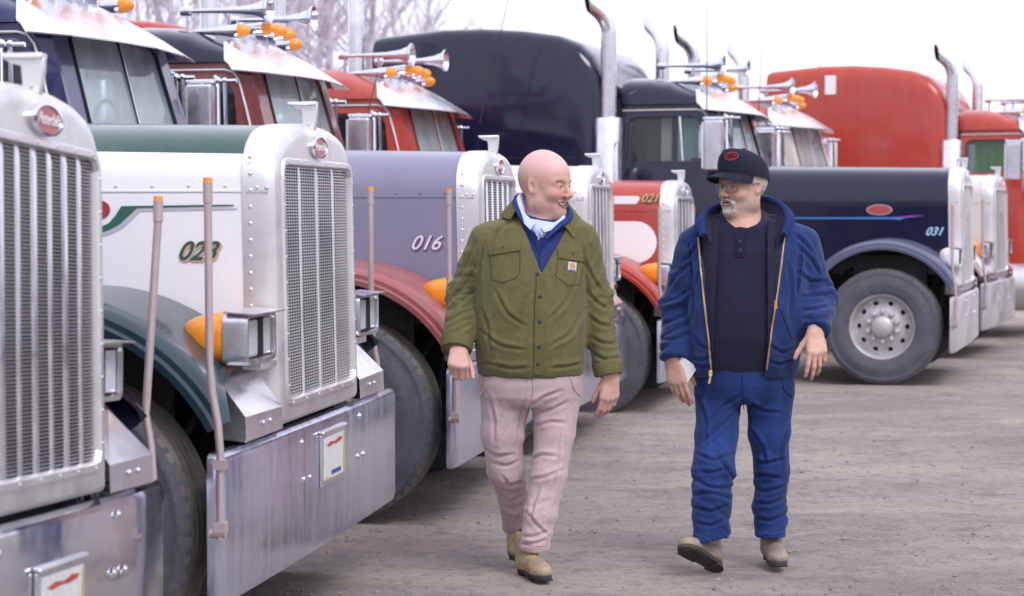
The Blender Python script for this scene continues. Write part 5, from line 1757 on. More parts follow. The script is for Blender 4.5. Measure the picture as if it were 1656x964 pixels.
# ================================================================== the bald man
def bald_man():
    D = 8.75
    P = lambda x, y, dy=0.0: PX(x, y, D + dy)
    base = PX(860, 930, 8.70)
    root = thing('person', 'bald smiling man in an olive green shirt jacket, tan trousers and boots', 'person', (float(base[0]), 8.72, 0.0))
    loc = np.array(root.location)
    yaw = R(57)
    f = np.array([math.sin(yaw), -math.cos(yaw), -0.06]); M = frame(f)
    hs = 1.155
    hc = P(882, 300, -0.01)
    nk = P(872, 345, 0.03)
    rw, lw = P(741, 566, -0.13), P(989, 607, -0.03)
    def build(F):
        t1 = hand_prims(F, rw, (0.04, -0.80, -0.60), (0.1, 0.60, -0.80), (1, 0.05, 0.0), (1.35, 1.4, 1.4, 1.4), 0.02, (0.55, 0.25), 1.13)
        t2 = hand_prims(F, lw, (-0.10, -0.04, -1), (-0.25, 0.97, 0), (-0.93, -0.35, 0.05), (0.34, 0.38, 0.42, 0.46), 0.025, (0.40, 0.12), 1.08)
        F.chain([P(783, 392), P(750, 478, .04), P(740, 556, -.10)], [0.05, 0.045, 0.032], 0.02)
        F.chain([P(945, 398), P(968, 490, .03), P(987, 598, -.03)], [0.05, 0.042, 0.030], 0.02)
        F.chain([P(872, 375, 0.02), P(862, 520, 0.0), P(860, 610, 0.02)], [0.11, 0.13, 0.11], 0.05)
        F.chain([P(816, 650), P(818, 750, .04), PX(838, 850, 9.03)], [0.055, 0.045, 0.035], 0.02)
        F.chain([P(902, 650), P(888, 760, -.05), P(868, 890, -.08)], [0.055, 0.045, 0.035], 0.02)
        return [t1[0] + [t1[1]], t2[0] + [t2[1]]]
    neck = [(nk + np.array((0, 0.01, -0.05)), hc + np.array((-0.012, 0.02, -0.06)), 0.084, 0.074), (nk + np.array((0.005, -0.02, -0.04)), hc + np.array((0.0, 0.0, -0.10)), 0.066, 0.058)]
    h0 = hc - 0.17; h1 = hc + 0.17
    zones = ([(rw[0] - 0.07, rw[0] + 0.085, 0.0034), (h0[0], h1[0], 0.0032), (lw[0] - 0.085, lw[0] + 0.07, 0.0034)],
             [(rw[1] - 0.15, rw[1] + 0.03, 0.0045), (h0[1], h1[1], 0.0036)],
             [(lw[2] - 0.21, lw[2] + 0.02, 0.0036), (rw[2] - 0.13, rw[2] + 0.05, 0.0036), (h0[2] - 0.03, h1[2], 0.0032)])
    V, Q, col, F = body_mesh(root, hc, M, hs, True, (0.56, 0.335, 0.275), build, zones, (-0.35, 8.40, 0.10), (0.60, 9.25, 1.86), neck)
    # scalp coloured paler and pinker than the face
    L = ((V - hc) @ M.T) / hs
    sc = np.clip((L[:, 2] - 0.03) / 0.05, 0, 1)
    col = col * (1 - sc[:, None]) + np.array((0.66, 0.42, 0.40))[None] * sc[:, None]
    st = np.clip(1 - np.abs(L[:, 2] - 0.0) / 0.06, 0, 1) * (L[:, 0] < -0.03) * (L[:, 2] > -0.07) * 0.3       # shaved stubble round the back
    col = col * (1 - 0.35 * st[:, None])
    body = link('body', np_mesh('body', V - loc, Q, SKIN, col), root)
    eyes(root, body, hc, M, hs, (1, 0.1, -0.05))
    # teeth
    mb = MB()
    rows = []
    for z in (-0.0605, -0.0655, -0.0690):
        rows.append([(0.0845 - 9 * y * y, y, z + 9 * y * y) for y in np.linspace(-0.022, 0.022, 13)])
    mb.grid(rows)
    mb.v = [tuple(to_world(v, hc, M, hs) - loc) for v in mb.v]
    obj('teeth', mb, flat('teeth', (0.72, 0.68, 0.60), 0.3), body, 60)
    # eyebrows
    for sy in (-1, 1):
        mb = MB(); rg = random.Random(3)
        for q in range(40):
            y = 0.014 + 0.036 * rg.random(); z = 0.0215 - 2.2 * (y - 0.03) ** 2 * 4 + rg.uniform(-0.003, 0.003)
            x = 0.0945 - 10 * max(0, y - 0.012) ** 2
            p = Vector((x, sy * y, z)); d_ = Vector((-0.002, sy * 0.007, 0.0015 + rg.uniform(-0.001, 0.001)))
            mb.tube([p, p + d_], [0.0007, 0.0003], 3)
        mb.v = [tuple(to_world(v, hc, M, hs) - loc) for v in mb.v]
        obj('eyebrow', mb, flat('fair_hair', (0.32, 0.20, 0.14), 0.7), body, 0)

    # ---- sweater and shirt under the jacket
    prof = rows_to_loft([(336, 842, 914, .075, .03), (350, 815, 936, .10, .02), (367, 783, 958, .125, .01), (400, 772, 955, .150, 0), (450, 768, 951, .170, -.005), (500, 767, 948, .178, -.01), (550, 768, 947, .178, -.01), (590, 771, 945, .168, -.005), (608, 773, 943, .162, 0)], D)
    F = Field(np.arange(-0.20, 0.40, 0.007), np.arange(D - 0.24, D + 0.24, 0.007), np.arange(1.20, 1.66, 0.007))
    loft_add(F, prof, 0.01, 0.016)
    F.cone(nk + np.array((0, 0.01, -0.06)), nk + np.array((0.004, 0.005, 0.030)), 0.112, 0.098, 0.03)
    F.add(lambda p: 0 * p[0] + 0 * p[1] + (nk[2] + 0.012 + 0.35 * (p[1] - D)) - p[2], (-1, D - 0.3, nk[2] - 0.1), (1, D + 0.3, nk[2] + 0.2), 0.004, 's')
    Vs, Qs = F.mesh(); Vs = relax(Vs, Qs, 2)
    sweater = cloth(root, 'sweater', Vs, Qs, (0.024, 0.040, 0.165), KNIT, seed=1)
    bs = bvh_of(Vs, Qs)

    # ---- jacket
    F = Field(np.arange(-0.36, 0.56, 0.0056), np.arange(8.42, 9.02, 0.0056), np.arange(0.80, 1.62, 0.0056))
    loft_add(F, prof, 0.01)
    A = [P(784, 388), P(749, 476, .045), P(738, 566, -.11)]; ra = [0.070, 0.071, 0.060]
    B = [P(944, 394), P(967, 492, .03), P(984, 606, -.03)]; rb = [0.070, 0.068, 0.058]
    sleeves(F, (A, ra), (B, rb))
    # neck opening and the open front
    F.cone(nk + np.array((0, 0.0, -0.03)), nk + np.array((0.0, 0.0, 0.12)), 0.098, 0.125, 0.01)
    F.add(lambda p: sd_cone(p, nk + np.array((0, 0.0, -0.03)), nk + np.array((0.0, -0.02, 0.16)), 0.092, 0.15), nk - 0.2, nk + 0.3, 0.008, 's')
    vl, vr, vb = P(834, 336), P(922, 355), P(875, 441)
    def wedge(p):
        X, Y, Z = p
        xl = vl[0] + (Z - vl[2]) * (vb[0] - vl[0]) / (vb[2] - vl[2]); xr = vr[0] + (Z - vr[2]) * (vb[0] - vr[0]) / (vb[2] - vr[2])
        return np.maximum(np.maximum((xl - X) * 0.9, (X - xr) * 0.9), Y - D - 0.01)
    F.add(lambda p: wedge(p), (vl[0] - 0.05, D - 0.3, vb[2] - 0.02), (vr[0] + 0.05, D + 0.02, 1.70), 0.006, 's')
    Vj, Qj = F.mesh(); Vj = relax(Vj, Qj, 2)
    N = normals(Vj, Qj)
    # folds
    pz = lambda y: float(P(860, y)[2])
    ext = np.clip((np.abs(Vj[:, 0] - P(861, 450)[0]) - 0.19) / 0.04, 0, 1)
    disp = np.zeros(len(Vj))
    q = Vj - np.array((P(861, 450)[0], D, 0))
    tors = (0.014 * (ridged(np.stack([q[:, 0] * 9 + q[:, 2] * 2.5 * np.sign(q[:, 0]), q[:, 1] * 3, q[:, 2] * 3.2], -1), 21) - 0.55))
    hem = 0.007 * (ridged(np.stack([q[:, 0] * 14, q[:, 1] * 8, q[:, 2] * 4], -1), 25) - 0.5) * np.clip((pz(560) - Vj[:, 2]) / 0.12, 0, 1)
    disp += (tors + hem) * (1 - ext)
    for pts, rs, sd, side in ((A, ra, 31, 0), (B, rb, 35, 1)):
        mid = (pts[0][0] + pts[1][0]) / 2
        for i in range(2):
            t, u, v, Lg = limb_coords(Vj, pts[i], pts[i + 1])
            near = np.exp(-np.maximum(0, np.sqrt(u * u + v * v) - rs[i] - 0.02) / 0.015) * ((t > -0.02) & (t < Lg + 0.03))
            sel = (Vj[:, 0] < P(770, 450)[0] if side == 0 else Vj[:, 0] > P(951, 450)[0])
            w_ = near * sel
            elbow = np.exp(-((t - Lg) / 0.10) ** 2) if i == 0 else np.exp(-(t / 0.14) ** 2)
            fo = ridged(np.stack([t * 22 + u * 13, u * 7, v * 7], -1), sd + i) - 0.5
            disp += w_ * (0.015 + 0.016 * elbow) * fo
    disp += 0.0024 * (ridged(Vj * 26, 50) - 0.5)
    disp = disp * 0.6 + creases(Vj, N, [[(768, 395), (752, 432), (732, 466)], [(772, 428), (752, 462), (726, 486)], [(768, 470), (745, 490), (722, 503)], [(765, 500), (742, 510), (719, 523)], [(762, 524), (740, 535), (716, 545)],
        [(786, 382), (776, 430), (771, 485)], [(944, 420), (958, 450), (973, 472)], [(948, 470), (965, 490), (985, 500)], [(950, 510), (970, 525), (990, 528)], [(955, 545), (975, 556), (998, 556)], [(958, 572), (978, 582), (1002, 578)],
        [(942, 395), (948, 440), (950, 490)], [(800, 470), (820, 508), (850, 528)], [(932, 450), (915, 490), (886, 520)], [(945, 500), (925, 540), (890, 560)], [(778, 535), (808, 560), (850, 566)], [(785, 588), (828, 597), (856, 594)],
        [(890, 596), (920, 593), (942, 588)], [(832, 354), (806, 374), (792, 404)], [(778, 500), (790, 530), (792, 570)], [(860, 470), (846, 490), (838, 520)]], 0.0085, 2.7)
    Vj = Vj + N * disp[:, None]
    Vj = relax(Vj, Qj, 1, 0.15)
    OLIVE = (0.122, 0.116, 0.048)
    jk = cloth(root, 'shirt_jacket', Vj, Qj, OLIVE, CLOTH, seed=3)
    bj = bvh_of(Vj, Qj)
    OL = flat('olive_cloth', OLIVE, 0.88, 0, 0, 0.10, 60, 0.15, 0.2)
    OLD = flat('olive_seam', (0.072, 0.069, 0.029), 0.9, spec=0.15)
    patch(root, 'placket', bj, [(866, 444), (883, 444), (879, 606), (861, 606)], D, OL, 0.003, 6, 40, parent=jk)
    strip(root, 'placket_seam', bj, [(868, 446), (864, 520), (863, 605)], D, OLD, 0.0014, 0.0045, jk, 16)
    for px in ((869, 443), (873, 480), (873, 520), (872, 560), (870, 588)):
        button(root, 'button', bj, px, D, flat('dark_button', (0.03, 0.03, 0.04), 0.4), 0.0085, jk)
    patch(root, 'pocket_flap', bj, [(789, 396), (841, 390), (842, 405), (792, 413)], D, OL, 0.005, 12, 5, parent=jk)
    patch(root, 'pocket_flap', bj, [(901, 402), (945, 412), (945, 424), (903, 417)], D, OL, 0.005, 12, 5, parent=jk)
    button(root, 'pocket_button', bj, (814, 401), D, flat('dark_button', (0.03, 0.03, 0.04), 0.4), 0.0075, jk)
    button(root, 'pocket_button', bj, (925, 410), D, flat('dark_button', (0.03, 0.03, 0.04), 0.4), 0.0075, jk)
    strip(root, 'pocket_seam', bj, [(793, 413), (795, 452), (812, 457), (835, 450), (841, 440), (841, 406)], D, OLD, 0.0016, 0.001, jk)
    strip(root, 'pocket_seam', bj, [(902, 418), (899, 446), (918, 462), (937, 460), (944, 426)], D, OLD, 0.0016, 0.001, jk)
    pt = patch(root, 'chest_patch', bj, [(919, 423), (932, 425), (931, 439), (918, 437)], D, flat('patch_white', (0.52, 0.52, 0.56), 0.7), 0.0015, 5, 5, 0.002, parent=jk)
    patch(root, 'patch_mark', bj, [(921.5, 425.5), (928, 426.0), (929.5, 433.5), (921.5, 433)], D, flat('patch_orange', (0.55, 0.24, 0.06), 0.6), 0.0012, 4, 4, 0.0035, parent=jk)
    patch(root, 'patch_letters', bj, [(920, 435.2), (930.2, 436.4), (930.0, 438.0), (920, 436.9)], D, flat('patch_blue', (0.12, 0.16, 0.36), 0.6), 0.0012, 4, 2, 0.0035, parent=jk)
    for c, nm in ((B, 'cuff'), (A, 'cuff')):
        d = (c[2] - c[1]) / np.linalg.norm(c[2] - c[1])
        mb = MB(); r_ = 0.064 if c is B else 0.070
        mb.lathe([(-0.052, r_ * 1.0), (-0.050, r_ * 1.03), (-0.004, r_ * 0.97), (0.0015, r_ * 0.94), (0.0, r_ * 0.80)], tuple(c[2] - loc), tuple(d), 28, caps=False)
        obj(nm, mb, OL, jk, 50)
    # jacket collar: lies open on the shoulders
    c3 = lambda x, y, dy: P(x, y, dy)
    collar(root, 'jacket_collar', [
        [c3(838, 343, -.088), c3(835, 338, -.096), c3(825, 355, -.098)],
        [c3(838, 330, -0.01), c3(832, 322, -0.01), c3(809, 348, -0.01)],
        [c3(855, 322, 0.10), c3(852, 312, 0.11), c3(845, 335, 0.14)],
        [c3(890, 322, 0.11), c3(892, 313, 0.12), c3(900, 336, 0.14)],
        [c3(914, 336, 0.03), c3(919, 330, 0.03), c3(937, 352, 0.04)],
        [c3(918, 353, -.055), c3(924, 348, -.062), c3(941, 368, -.052)],
        [c3(908, 372, -.105), c3(914, 367, -.116), c3(927, 385, -.108)]], OL, 0.005, jk)
    NV = flat('navy_knit', (0.024, 0.040, 0.165), 0.9, 0, 0, 0.12, 80, 0.2, 0.15)
    collar(root, 'sweater_collar', [
        [c3(873, 402, -.150), c3(869, 385, -.146), c3(867, 383, -.150)],
        [c3(855, 375, -.120), c3(846, 352, -.106), c3(842, 356, -.114)],
        [c3(846, 352, -.085), c3(835, 327, -.075), c3(831, 333, -.082)],
        [c3(845, 340, 0.00), c3(836, 316, 0.0), c3(832, 322, 0.0)],
        [c3(856, 335, 0.09), c3(853, 312, 0.09), c3(852, 316, 0.098)],
        [c3(890, 335, 0.09), c3(892, 314, 0.09), c3(893, 318, 0.098)],
        [c3(908, 345, 0.0), c3(915, 330, 0.0), c3(919, 335, 0.0)],
        [c3(908, 362, -.085), c3(921, 347, -.085), c3(926, 353, -.088)],
        [c3(893, 380, -.125), c3(903, 362, -.125), c3(908, 367, -.133)],
        [c3(877, 402, -.150), c3(880, 385, -.150), c3(884, 387, -.154)]], NV, 0.005, sweater)
    LB = flat('pale_blue_cotton', (0.50, 0.56, 0.76), 0.8, 0, 0, 0.06, 60, 0.1, 0.2)
    collar(root, 'shirt_collar', [
        [c3(868, 378, -.142), c3(866, 362, -.135), c3(858, 372, -.142)],
        [c3(852, 362, -.108), c3(847, 343, -.094), c3(840, 352, -.104)],
        [c3(849, 346, -.070), c3(841, 323, -.062), c3(835, 330, -.070)],
        [c3(850, 335, 0.00), c3(842, 314, 0.0), c3(838, 319, 0.0)],
        [c3(858, 330, 0.075), c3(857, 310, 0.08), c3(856, 314, 0.088)],
        [c3(888, 330, 0.08), c3(890, 312, 0.08), c3(891, 316, 0.088)],
        [c3(904, 345, 0.0), c3(908, 332, 0.0), c3(912, 337, 0.0)],
        [c3(902, 360, -.080), c3(910, 350, -.078), c3(914, 356, -.084)],
        [c3(888, 374, -.118), c3(893, 362, -.116), c3(896, 370, -.124)],
        [c3(874, 380, -.142), c3(874, 368, -.138), c3(880, 376, -.146)]], LB, 0.004, root)
    patch(root, 'shirt_front', bs, [(858, 355), (898, 362), (878, 385), (868, 384)], D, LB, 0.004, 8, 6, 0.004)
    strip(root, 'sweater_zip', bs, [(871, 378), (872, 400), (874, 432)], D, flat('zip_dark', (0.01, 0.015, 0.06), 0.5), 0.0022, 0.003, sweater, 8)
    button(root, 'zip_pull', bs, (871, 386), D, CHROME, 0.006, sweater)

    # ---- trousers
    F = Field(np.arange(-0.24, 0.34, 0.0062), np.arange(8.44, 9.30, 0.0062), np.arange(0.02, 0.98, 0.0062))
    pr = rows_to_loft([(585, 776, 942, .150, 0), (620, 774, 943, .150, 0), (640, 775, 940, .148, .01), (656, 790, 930, .12, .01)], D)
    loft_add(F, pr, 0.02)
    LA = [P(818, 640, .01), P(812, 700, .02), P(818, 758, .05), PX(833, 812, 8.95), PX(834, 852, 9.06)]; la = [0.112, 0.089, 0.078, 0.066, 0.063]
    LB_ = [P(899, 640, 0), P(897, 700, -.02), P(887, 768, -.06), P(874, 830, -.08), P(864, 884, -.085)]; lb = [0.110, 0.086, 0.077, 0.069, 0.066]
    G1 = Field(*F.ax); G1.chain(LA, la, 0.03); G2 = Field(*F.ax); G2.chain(LB_, lb, 0.022)
    F.D = smin(F.D, smin(G1.D, G2.D, 0.008), 0.02)
    for c, d in ((LA[-1], np.array((0.02, 0.55, -1.0))), (LB_[-1], np.array((0, 0.15, -1.0)))):
        d = d / np.linalg.norm(d); c = c + d * 0.012
        F.add(lambda p, c=c, d=d: -((p[0] - c[0]) * d[0] + (p[1] - c[1]) * d[1] + (p[2] - c[2]) * d[2]), c - 0.085, c + 0.085, 0.005, 's')
    Vt, Qt = F.mesh(); Vt = relax(Vt, Qt, 2); N = normals(Vt, Qt)
    disp = np.zeros(len(Vt))
    xm = float(P(858, 700)[0])
    for pts, rs, sd, sg_ in ((LA, la, 61, -1), (LB_, lb, 65, 1)):
        sel = (Vt[:, 0] - xm) * sg_ > -0.01
        for i in range(4):
            t, u, v, Lg = limb_coords(Vt, pts[i], pts[i + 1])
            w_ = sel * np.clip((t + 0.03) / 0.05, 0, 1) * np.clip((Lg + 0.03 - t) / 0.05, 0, 1)
            amp = (0.006, 0.008, 0.010, 0.013)[i]
            fo = ridged(np.stack([t * (12, 16, 21, 28)[i] + u * 14 * sg_, u * 9, v * 6], -1), sd + i) - 0.5
            disp += w_ * amp * fo
    cr = np.exp(-(((Vt[:, 0] - xm) / 0.12) ** 2 + ((Vt[:, 2] - float(P(858, 665)[2])) / 0.09) ** 2))
    disp += 0.010 * cr * (ridged(np.stack([(Vt[:, 0] - xm) * 10, Vt[:, 1] * 3, (Vt[:, 2] + 0.7 * np.abs(Vt[:, 0] - xm)) * 20], -1), 71) - 0.5)
    disp = disp * 0.45 + creases(Vt, N, [[(860, 656), (880, 642), (908, 632)], [(860, 670), (888, 664), (918, 650)], [(864, 690), (892, 682), (915, 684)], [(856, 746), (876, 735), (902, 739)], [(860, 776), (884, 771), (910, 760)], [(906, 698), (901, 750), (893, 800)],
        [(851, 828), (868, 850), (888, 868)], [(846, 868), (866, 868), (888, 858)], [(844, 879), (862, 880), (882, 873)], [(872, 790), (862, 815), (858, 840)], [(848, 645), (840, 690), (836, 728)], [(779, 724), (800, 738), (832, 735)],
        [(799, 750), (820, 754), (840, 745)], [(805, 798), (825, 812), (850, 800)], [(814, 830), (834, 838), (848, 828)], [(790, 640), (800, 680), (798, 715)], [(812, 770), (822, 785), (842, 780)]], 0.0080, 2.6)
    Vt = relax(Vt + N * disp[:, None], Qt, 1, 0.15)
    tr = cloth(root, 'trousers', Vt, Qt, (0.49, 0.370, 0.380), CLOTH, seed=9)
    bt = bvh_of(Vt, Qt)
    SEAM = flat('tan_seam', (0.36, 0.265, 0.265), 0.9, spec=0.15)
    strip(root, 'pocket_seam', bt, [(781, 608), (786, 630), (779, 640)], D, SEAM, 0.0018, 0.001, tr)
    strip(root, 'pocket_seam', bt, [(921, 610), (929, 632), (938, 640)], D, SEAM, 0.0018, 0.001, tr)
    strip(root, 'fly_seam', bt, [(862, 608), (861, 640), (856, 660)], D, SEAM, 0.0018, 0.001, tr)
    strip(root, 'hem_seam', bt, [(842, 878), (862, 884), (884, 882)], D, SEAM, 0.0014, 0.001, tr)
    # ---- boots
    TAN = (0.34, 0.255, 0.155)
    hl = PX(851, 905, 8.70); hl[2] = 0.0
    shoe(root, 'boot', hl, (0.36, -0.93, 0), (0, 0, 1), 1.0, TAN, ('dark', (0.03, 0.028, 0.03)), (0.45, 0.30, 0.03))
    hl = PX(834, 868, 9.12); 
    shoe(root, 'boot', np.array((hl[0], 9.13, 0.105)), (0.04, -0.90, -0.43), (0.0, -0.43, 0.90), 0.98, TAN, ('dark', (0.03, 0.028, 0.03)), (0.45, 0.30, 0.03))
    return root
bald_man()

# ================================================================== the man in the cap
def capped_man():
    D = 8.95
    P = lambda x, y, dy=0.0: PX(x, y, D + dy)
    b0 = PX(1205, 915, 8.95)
    root = thing('person', 'grey bearded man in a navy cap, glasses, open blue work jacket and jeans', 'person', (float(b0[0]), 8.95, 0.0))
    loc = np.array(root.location)
    yaw = R(-50)
    M = frame((math.sin(yaw), -math.cos(yaw), -0.03))
    hs = 1.11
    hc = P(1200, 301, 0.0)
    nk = P(1203, 352, 0.03)
    rw, lw = P(1089, 581, -0.05), P(1318, 536, -0.18)
    def build(F):
        t1 = hand_prims(F, rw, (0.17, -0.12, -1), (0.45, 0.85, 0.1), (0.88, -0.45, 0.1), (0.22, 0.30, 0.36, 0.42), 0.06, (0.50, 0.18), 1.12)
        t2 = hand_prims(F, lw, (0.02, -0.50, -0.86), (-0.25, 0.75, -0.55), (-0.95, -0.15, 0.0), (0.32, 0.40, 0.52, 0.62), 0.12, (0.72, 0.12), 1.12)
        F.chain([P(1118, 400), P(1092, 495, .04), P(1089, 572, -.05)], [0.05, 0.044, 0.031], 0.02)
        F.chain([P(1300, 395), P(1322, 485, .03), P(1318, 528, -.16)], [0.05, 0.044, 0.031], 0.02)
        F.chain([P(1200, 380, 0.02), P(1200, 520, 0.0), P(1204, 615, 0.02)], [0.11, 0.13, 0.11], 0.05)
        F.chain([P(1166, 650), P(1162, 760, -.1), P(1150, 865, -.2)], [0.055, 0.045, 0.035], 0.02)
        F.chain([P(1243, 650), P(1246, 758, 0.02), P(1246, 860, .05)], [0.055, 0.045, 0.035], 0.02)
        return [t1[0] + [t1[1]], t2[0] + [t2[1]]]
    neck = [(nk + np.array((0, 0.01, -0.06)), hc + np.array((0.012, 0.02, -0.06)), 0.078, 0.070), (nk + np.array((-0.01, -0.03, -0.04)), hc + np.array((-0.01, 0.0, -0.10)), 0.058, 0.055)]
    h0 = hc - 0.165; h1 = hc + 0.165
    zones = ([(rw[0] - 0.06, rw[0] + 0.11, 0.0034), (h0[0], h1[0], 0.0033), (lw[0] - 0.09, lw[0] + 0.08, 0.0034)],
             [(lw[1] - 0.16, rw[1] + 0.06, 0.0045), (h0[1], h1[1], 0.0036)],
             [(rw[2] - 0.22, rw[2] + 0.02, 0.0036), (lw[2] - 0.20, lw[2] + 0.02, 0.0036), (h0[2] - 0.03, h1[2], 0.0032)])
    V, Q, col, F = body_mesh(root, hc, M, hs, False, (0.53, 0.325, 0.255), build, zones, (0.55, 8.50, 0.12), (1.50, 9.35, 1.88), neck)
    L = ((V - hc) @ M.T) / hs
    stb = np.exp(-((L[:, 2] + 0.085) / 0.032) ** 2) * np.clip((L[:, 0] + 0.01) / 0.03, 0, 1) * (0.45 + 0.4 * n3(V * 160, 31)) * 0.55
    col = col * (1 - stb[:, None]) + np.array((0.42, 0.37, 0.35))[None] * stb[:, None]
    body = link('body', np_mesh('body', V - loc, Q, SKIN, col), root)
    eyes(root, body, hc, M, hs, (1, 0.25, -0.02), (0.10, 0.12, 0.14))
    loc_field = lambda fn: (lambda p: fn(to_local(p, hc, M, hs)) * hs)

    # ---- beard and hair
    def head_part(name, fn, c, r, base_col, amp, seed, step=0.0026):
        cw = to_world(c, hc, M, hs); r = r * hs
        G = Field(*[np.arange(cw[i] - r, cw[i] + r, step) for i in range(3)])
        G.add(loc_field(fn), cw - r, cw + r, 0.0)
        Vh, Qh = G.mesh(); Vh = relax(Vh, Qh, 1)
        Lh = ((Vh - hc) @ M.T) / hs
        g = ridged(Lh * np.array((160, 160, 60)), seed)
        Vh = Vh + normals(Vh, Qh) * (amp * (g - 0.5))[:, None]
        c_ = np.array(base_col)[None] * (0.75 + 0.5 * g)[:, None]
        return link(name, np_mesh(name, Vh - loc, Qh, HAIR, np.clip(c_, 0, 1)), root)
    def beard(p):
        X, Y, Z = p; q = (X, np.abs(Y), Z)
        d = sd_ell(p, (0.0705, 0, -0.103), (0.0265, 0.030, 0.0230))
        d = smin(d, sd_cone(q, (0.0955, 0.004, -0.0520), (0.083, 0.028, -0.064), 0.0055, 0.0050), 0.008)
        d = smin(d, sd_cone(q, (0.081, 0.030, -0.066), (0.072, 0.026, -0.095), 0.0085, 0.010), 0.012)
        return smax(d, -sd_ell(p, (0.096, 0, -0.065), (0.020, 0.022, 0.0085)), 0.004)
    head_part('beard', beard, (0.075, 0, -0.085), 0.065, (0.42, 0.375, 0.36), 0.003, 5)
    def hair(p):
        X, Y, Z = p; aY = np.abs(Y)
        d = sd_ell(p, (-0.015, 0, 0.030), (0.1025, 0.0835, 0.098))
        d = smax(d, Z - (0.055 + 0.14 * X), 0.004)
        d = smax(d, (-0.050 + 0.9 * np.maximum(X + 0.02, 0)) - Z, 0.006)
        d = smax(d, X - 0.032, 0.006)
        return smax(d, -np.sqrt(((X + 0.008) / 0.024) ** 2 + ((aY - 0.088) / 0.02) ** 2 + ((Z + 0.010) / 0.036) ** 2) * 0.02 + 0.02, 0.004)
    head_part('hair', hair, (-0.015, 0, 0.02), 0.125, (0.42, 0.39, 0.39), 0.003, 6, 0.0032)

    # ---- cap
    W = lambda v: tuple(to_world(v, hc, M, hs) - loc)
    tilt = lambda x: 0.036 + 0.16 * x
    rows = []
    for k, (h, rx, ry, sh) in enumerate(((0.0, 0.1125, 0.093, 0), (0.012, 0.1135, 0.094, 0), (0.035, 0.113, 0.093, 0.002), (0.062, 0.107, 0.087, 0.003), (0.086, 0.091, 0.074, 0.002), (0.103, 0.066, 0.054, 0.0), (0.112, 0.036, 0.030, -0.002), (0.115, 0.006, 0.005, -0.003))):
        r_ = []
        for j in range(48):
            a = 2 * math.pi * j / 48
            ca, sa = math.cos(a), math.sin(a)
            crease = 1 + 0.006 * math.cos(6 * a) * (k > 1)
            x = -0.011 + sh + rx * ca * crease; y = ry * sa * crease
            z = tilt(x) * (1 - k / 7.5) + (0.03) * (k / 7.5) + h * (0.97 + 0.16 * ca * (1 if k < 6 else 0.4)) + (0.012 * max(0, ca) ** 2 * (1 if 1 < k < 5 else 0))
            r_.append((x, y, z))
        rows.append(r_)
    mb = MB(); mb.grid(rows, 0, close_v=True); mb.v = [W(v) for v in mb.v]
    CAPM = flat('navy_cap_cloth', (0.016, 0.017, 0.034), 0.85, 0, 0, 0.25, 90, 0.3, 0.2)
    cap = obj('cap', mb, CAPM, root, 60)
    cv = [Vector(v) + Vector(root.location) for v in mb.v]
    bc = BVHTree.FromPolygons(cv, mb.f)
    up, dn = [], []
    for i in range(9):
        t = i / 8.0
        ru, rd = [], []
        for j in range(25):
            a = R(-72 + 144 * j / 24)
            ca, sa = math.cos(a), math.sin(a)
            bx, by = -0.011 + 0.110 * ca, 0.091 * sa
            ln = 0.074 * max(0, math.cos(a * 1.2)) ** 0.55
            x = bx + ln * t; y = by + 0.006 * sa * t
            z = tilt(bx) + 0.006 - 0.012 * t - 1.9 * y * y * (0.4 + 0.6 * t) - 0.004 * t * t
            ru.append((x, y, z)); rd.append((x - 0.001, y, z - 0.0045))
        up.append(ru); dn.append(rd)
    mb = MB(); mb.grid(up); mb.grid(dn)
    edge = lambda g: g[0] + [r[-1] for r in g[1:-1]] + g[-1][::-1] + [r[0] for r in g[1:-1]][::-1]
    ring_faces(mb, edge(up), edge(dn)); mb.v = [W(v) for v in mb.v]
    obj('cap_brim', mb, CAPM, cap, 50)
    mb = MB(); mb.ball((-0.014, 0, 0.147), (0.007, 0.007, 0.004)); mb.v = [W(v) for v in mb.v]
    obj('cap_button', mb, CAPM, cap, 60)
    def oval(cx, cy, rx, ry, n=28, rot=-0.18): return [(cx + rx * math.cos(2 * math.pi * k / n) * math.cos(rot) - ry * math.sin(2 * math.pi * k / n) * math.sin(rot), cy + rx * math.cos(2 * math.pi * k / n) * math.sin(rot) + ry * math.sin(2 * math.pi * k / n) * math.cos(rot)) for k in range(n)]
    REDT = flat('red_thread', (0.36, 0.02, 0.03), 0.7, 0, 0, 0.25, 200)
    o1 = oval(1183, 253, 10.5, 6.2)
    q = [v - Vector(root.location) for v in drape(bc, [PX(x, y, D) for x, y in o1 + [o1[0]]], 0.0015)]
    mb = MB(); mb.tube(q, 0.0022, 5); lg = obj('cap_logo', mb, REDT, cap, 50)
    for pts in ([(1175, 256), (1177, 251), (1179, 255), (1181, 251), (1183, 255), (1185, 250), (1187, 254), (1190, 250)], [(1176, 250), (1182, 248.5), (1188, 247.5)], [(1177, 258), (1183, 257.5), (1189, 256)]):
        q = [v - Vector(root.location) for v in drape(bc, [PX(x, y, D) for x, y in pts], 0.0015)]
        mb = MB(); mb.tube(q, 0.0019, 5); obj('logo_script', mb, REDT, cap, 50)

    # ---- glasses
    WIRE = metal('wire_frame', (0.30, 0.25, 0.19), 0.35, 0.1)
    mb = MB()
    gl = None
    for sy in (-1, 1):
        ring = []
        for y, z in rrect(-0.0235, 0.0235, -0.0165, 0.0165, 0.009, 4):
            yy = sy * 0.034 + y
            ring.append((0.1035 - 5.5 * yy * yy, yy, -0.004 + z))
        mb.tube([W(v) for v in ring + [ring[0]]], 0.0019, 6)
        mb.tube([W(v) for v in ((0.086, sy * 0.057, 0.008), (0.078, sy * 0.068, 0.009), (0.03, sy * 0.080, 0.010), (-0.012, sy * 0.0855, 0.011))], 0.0021, 6)
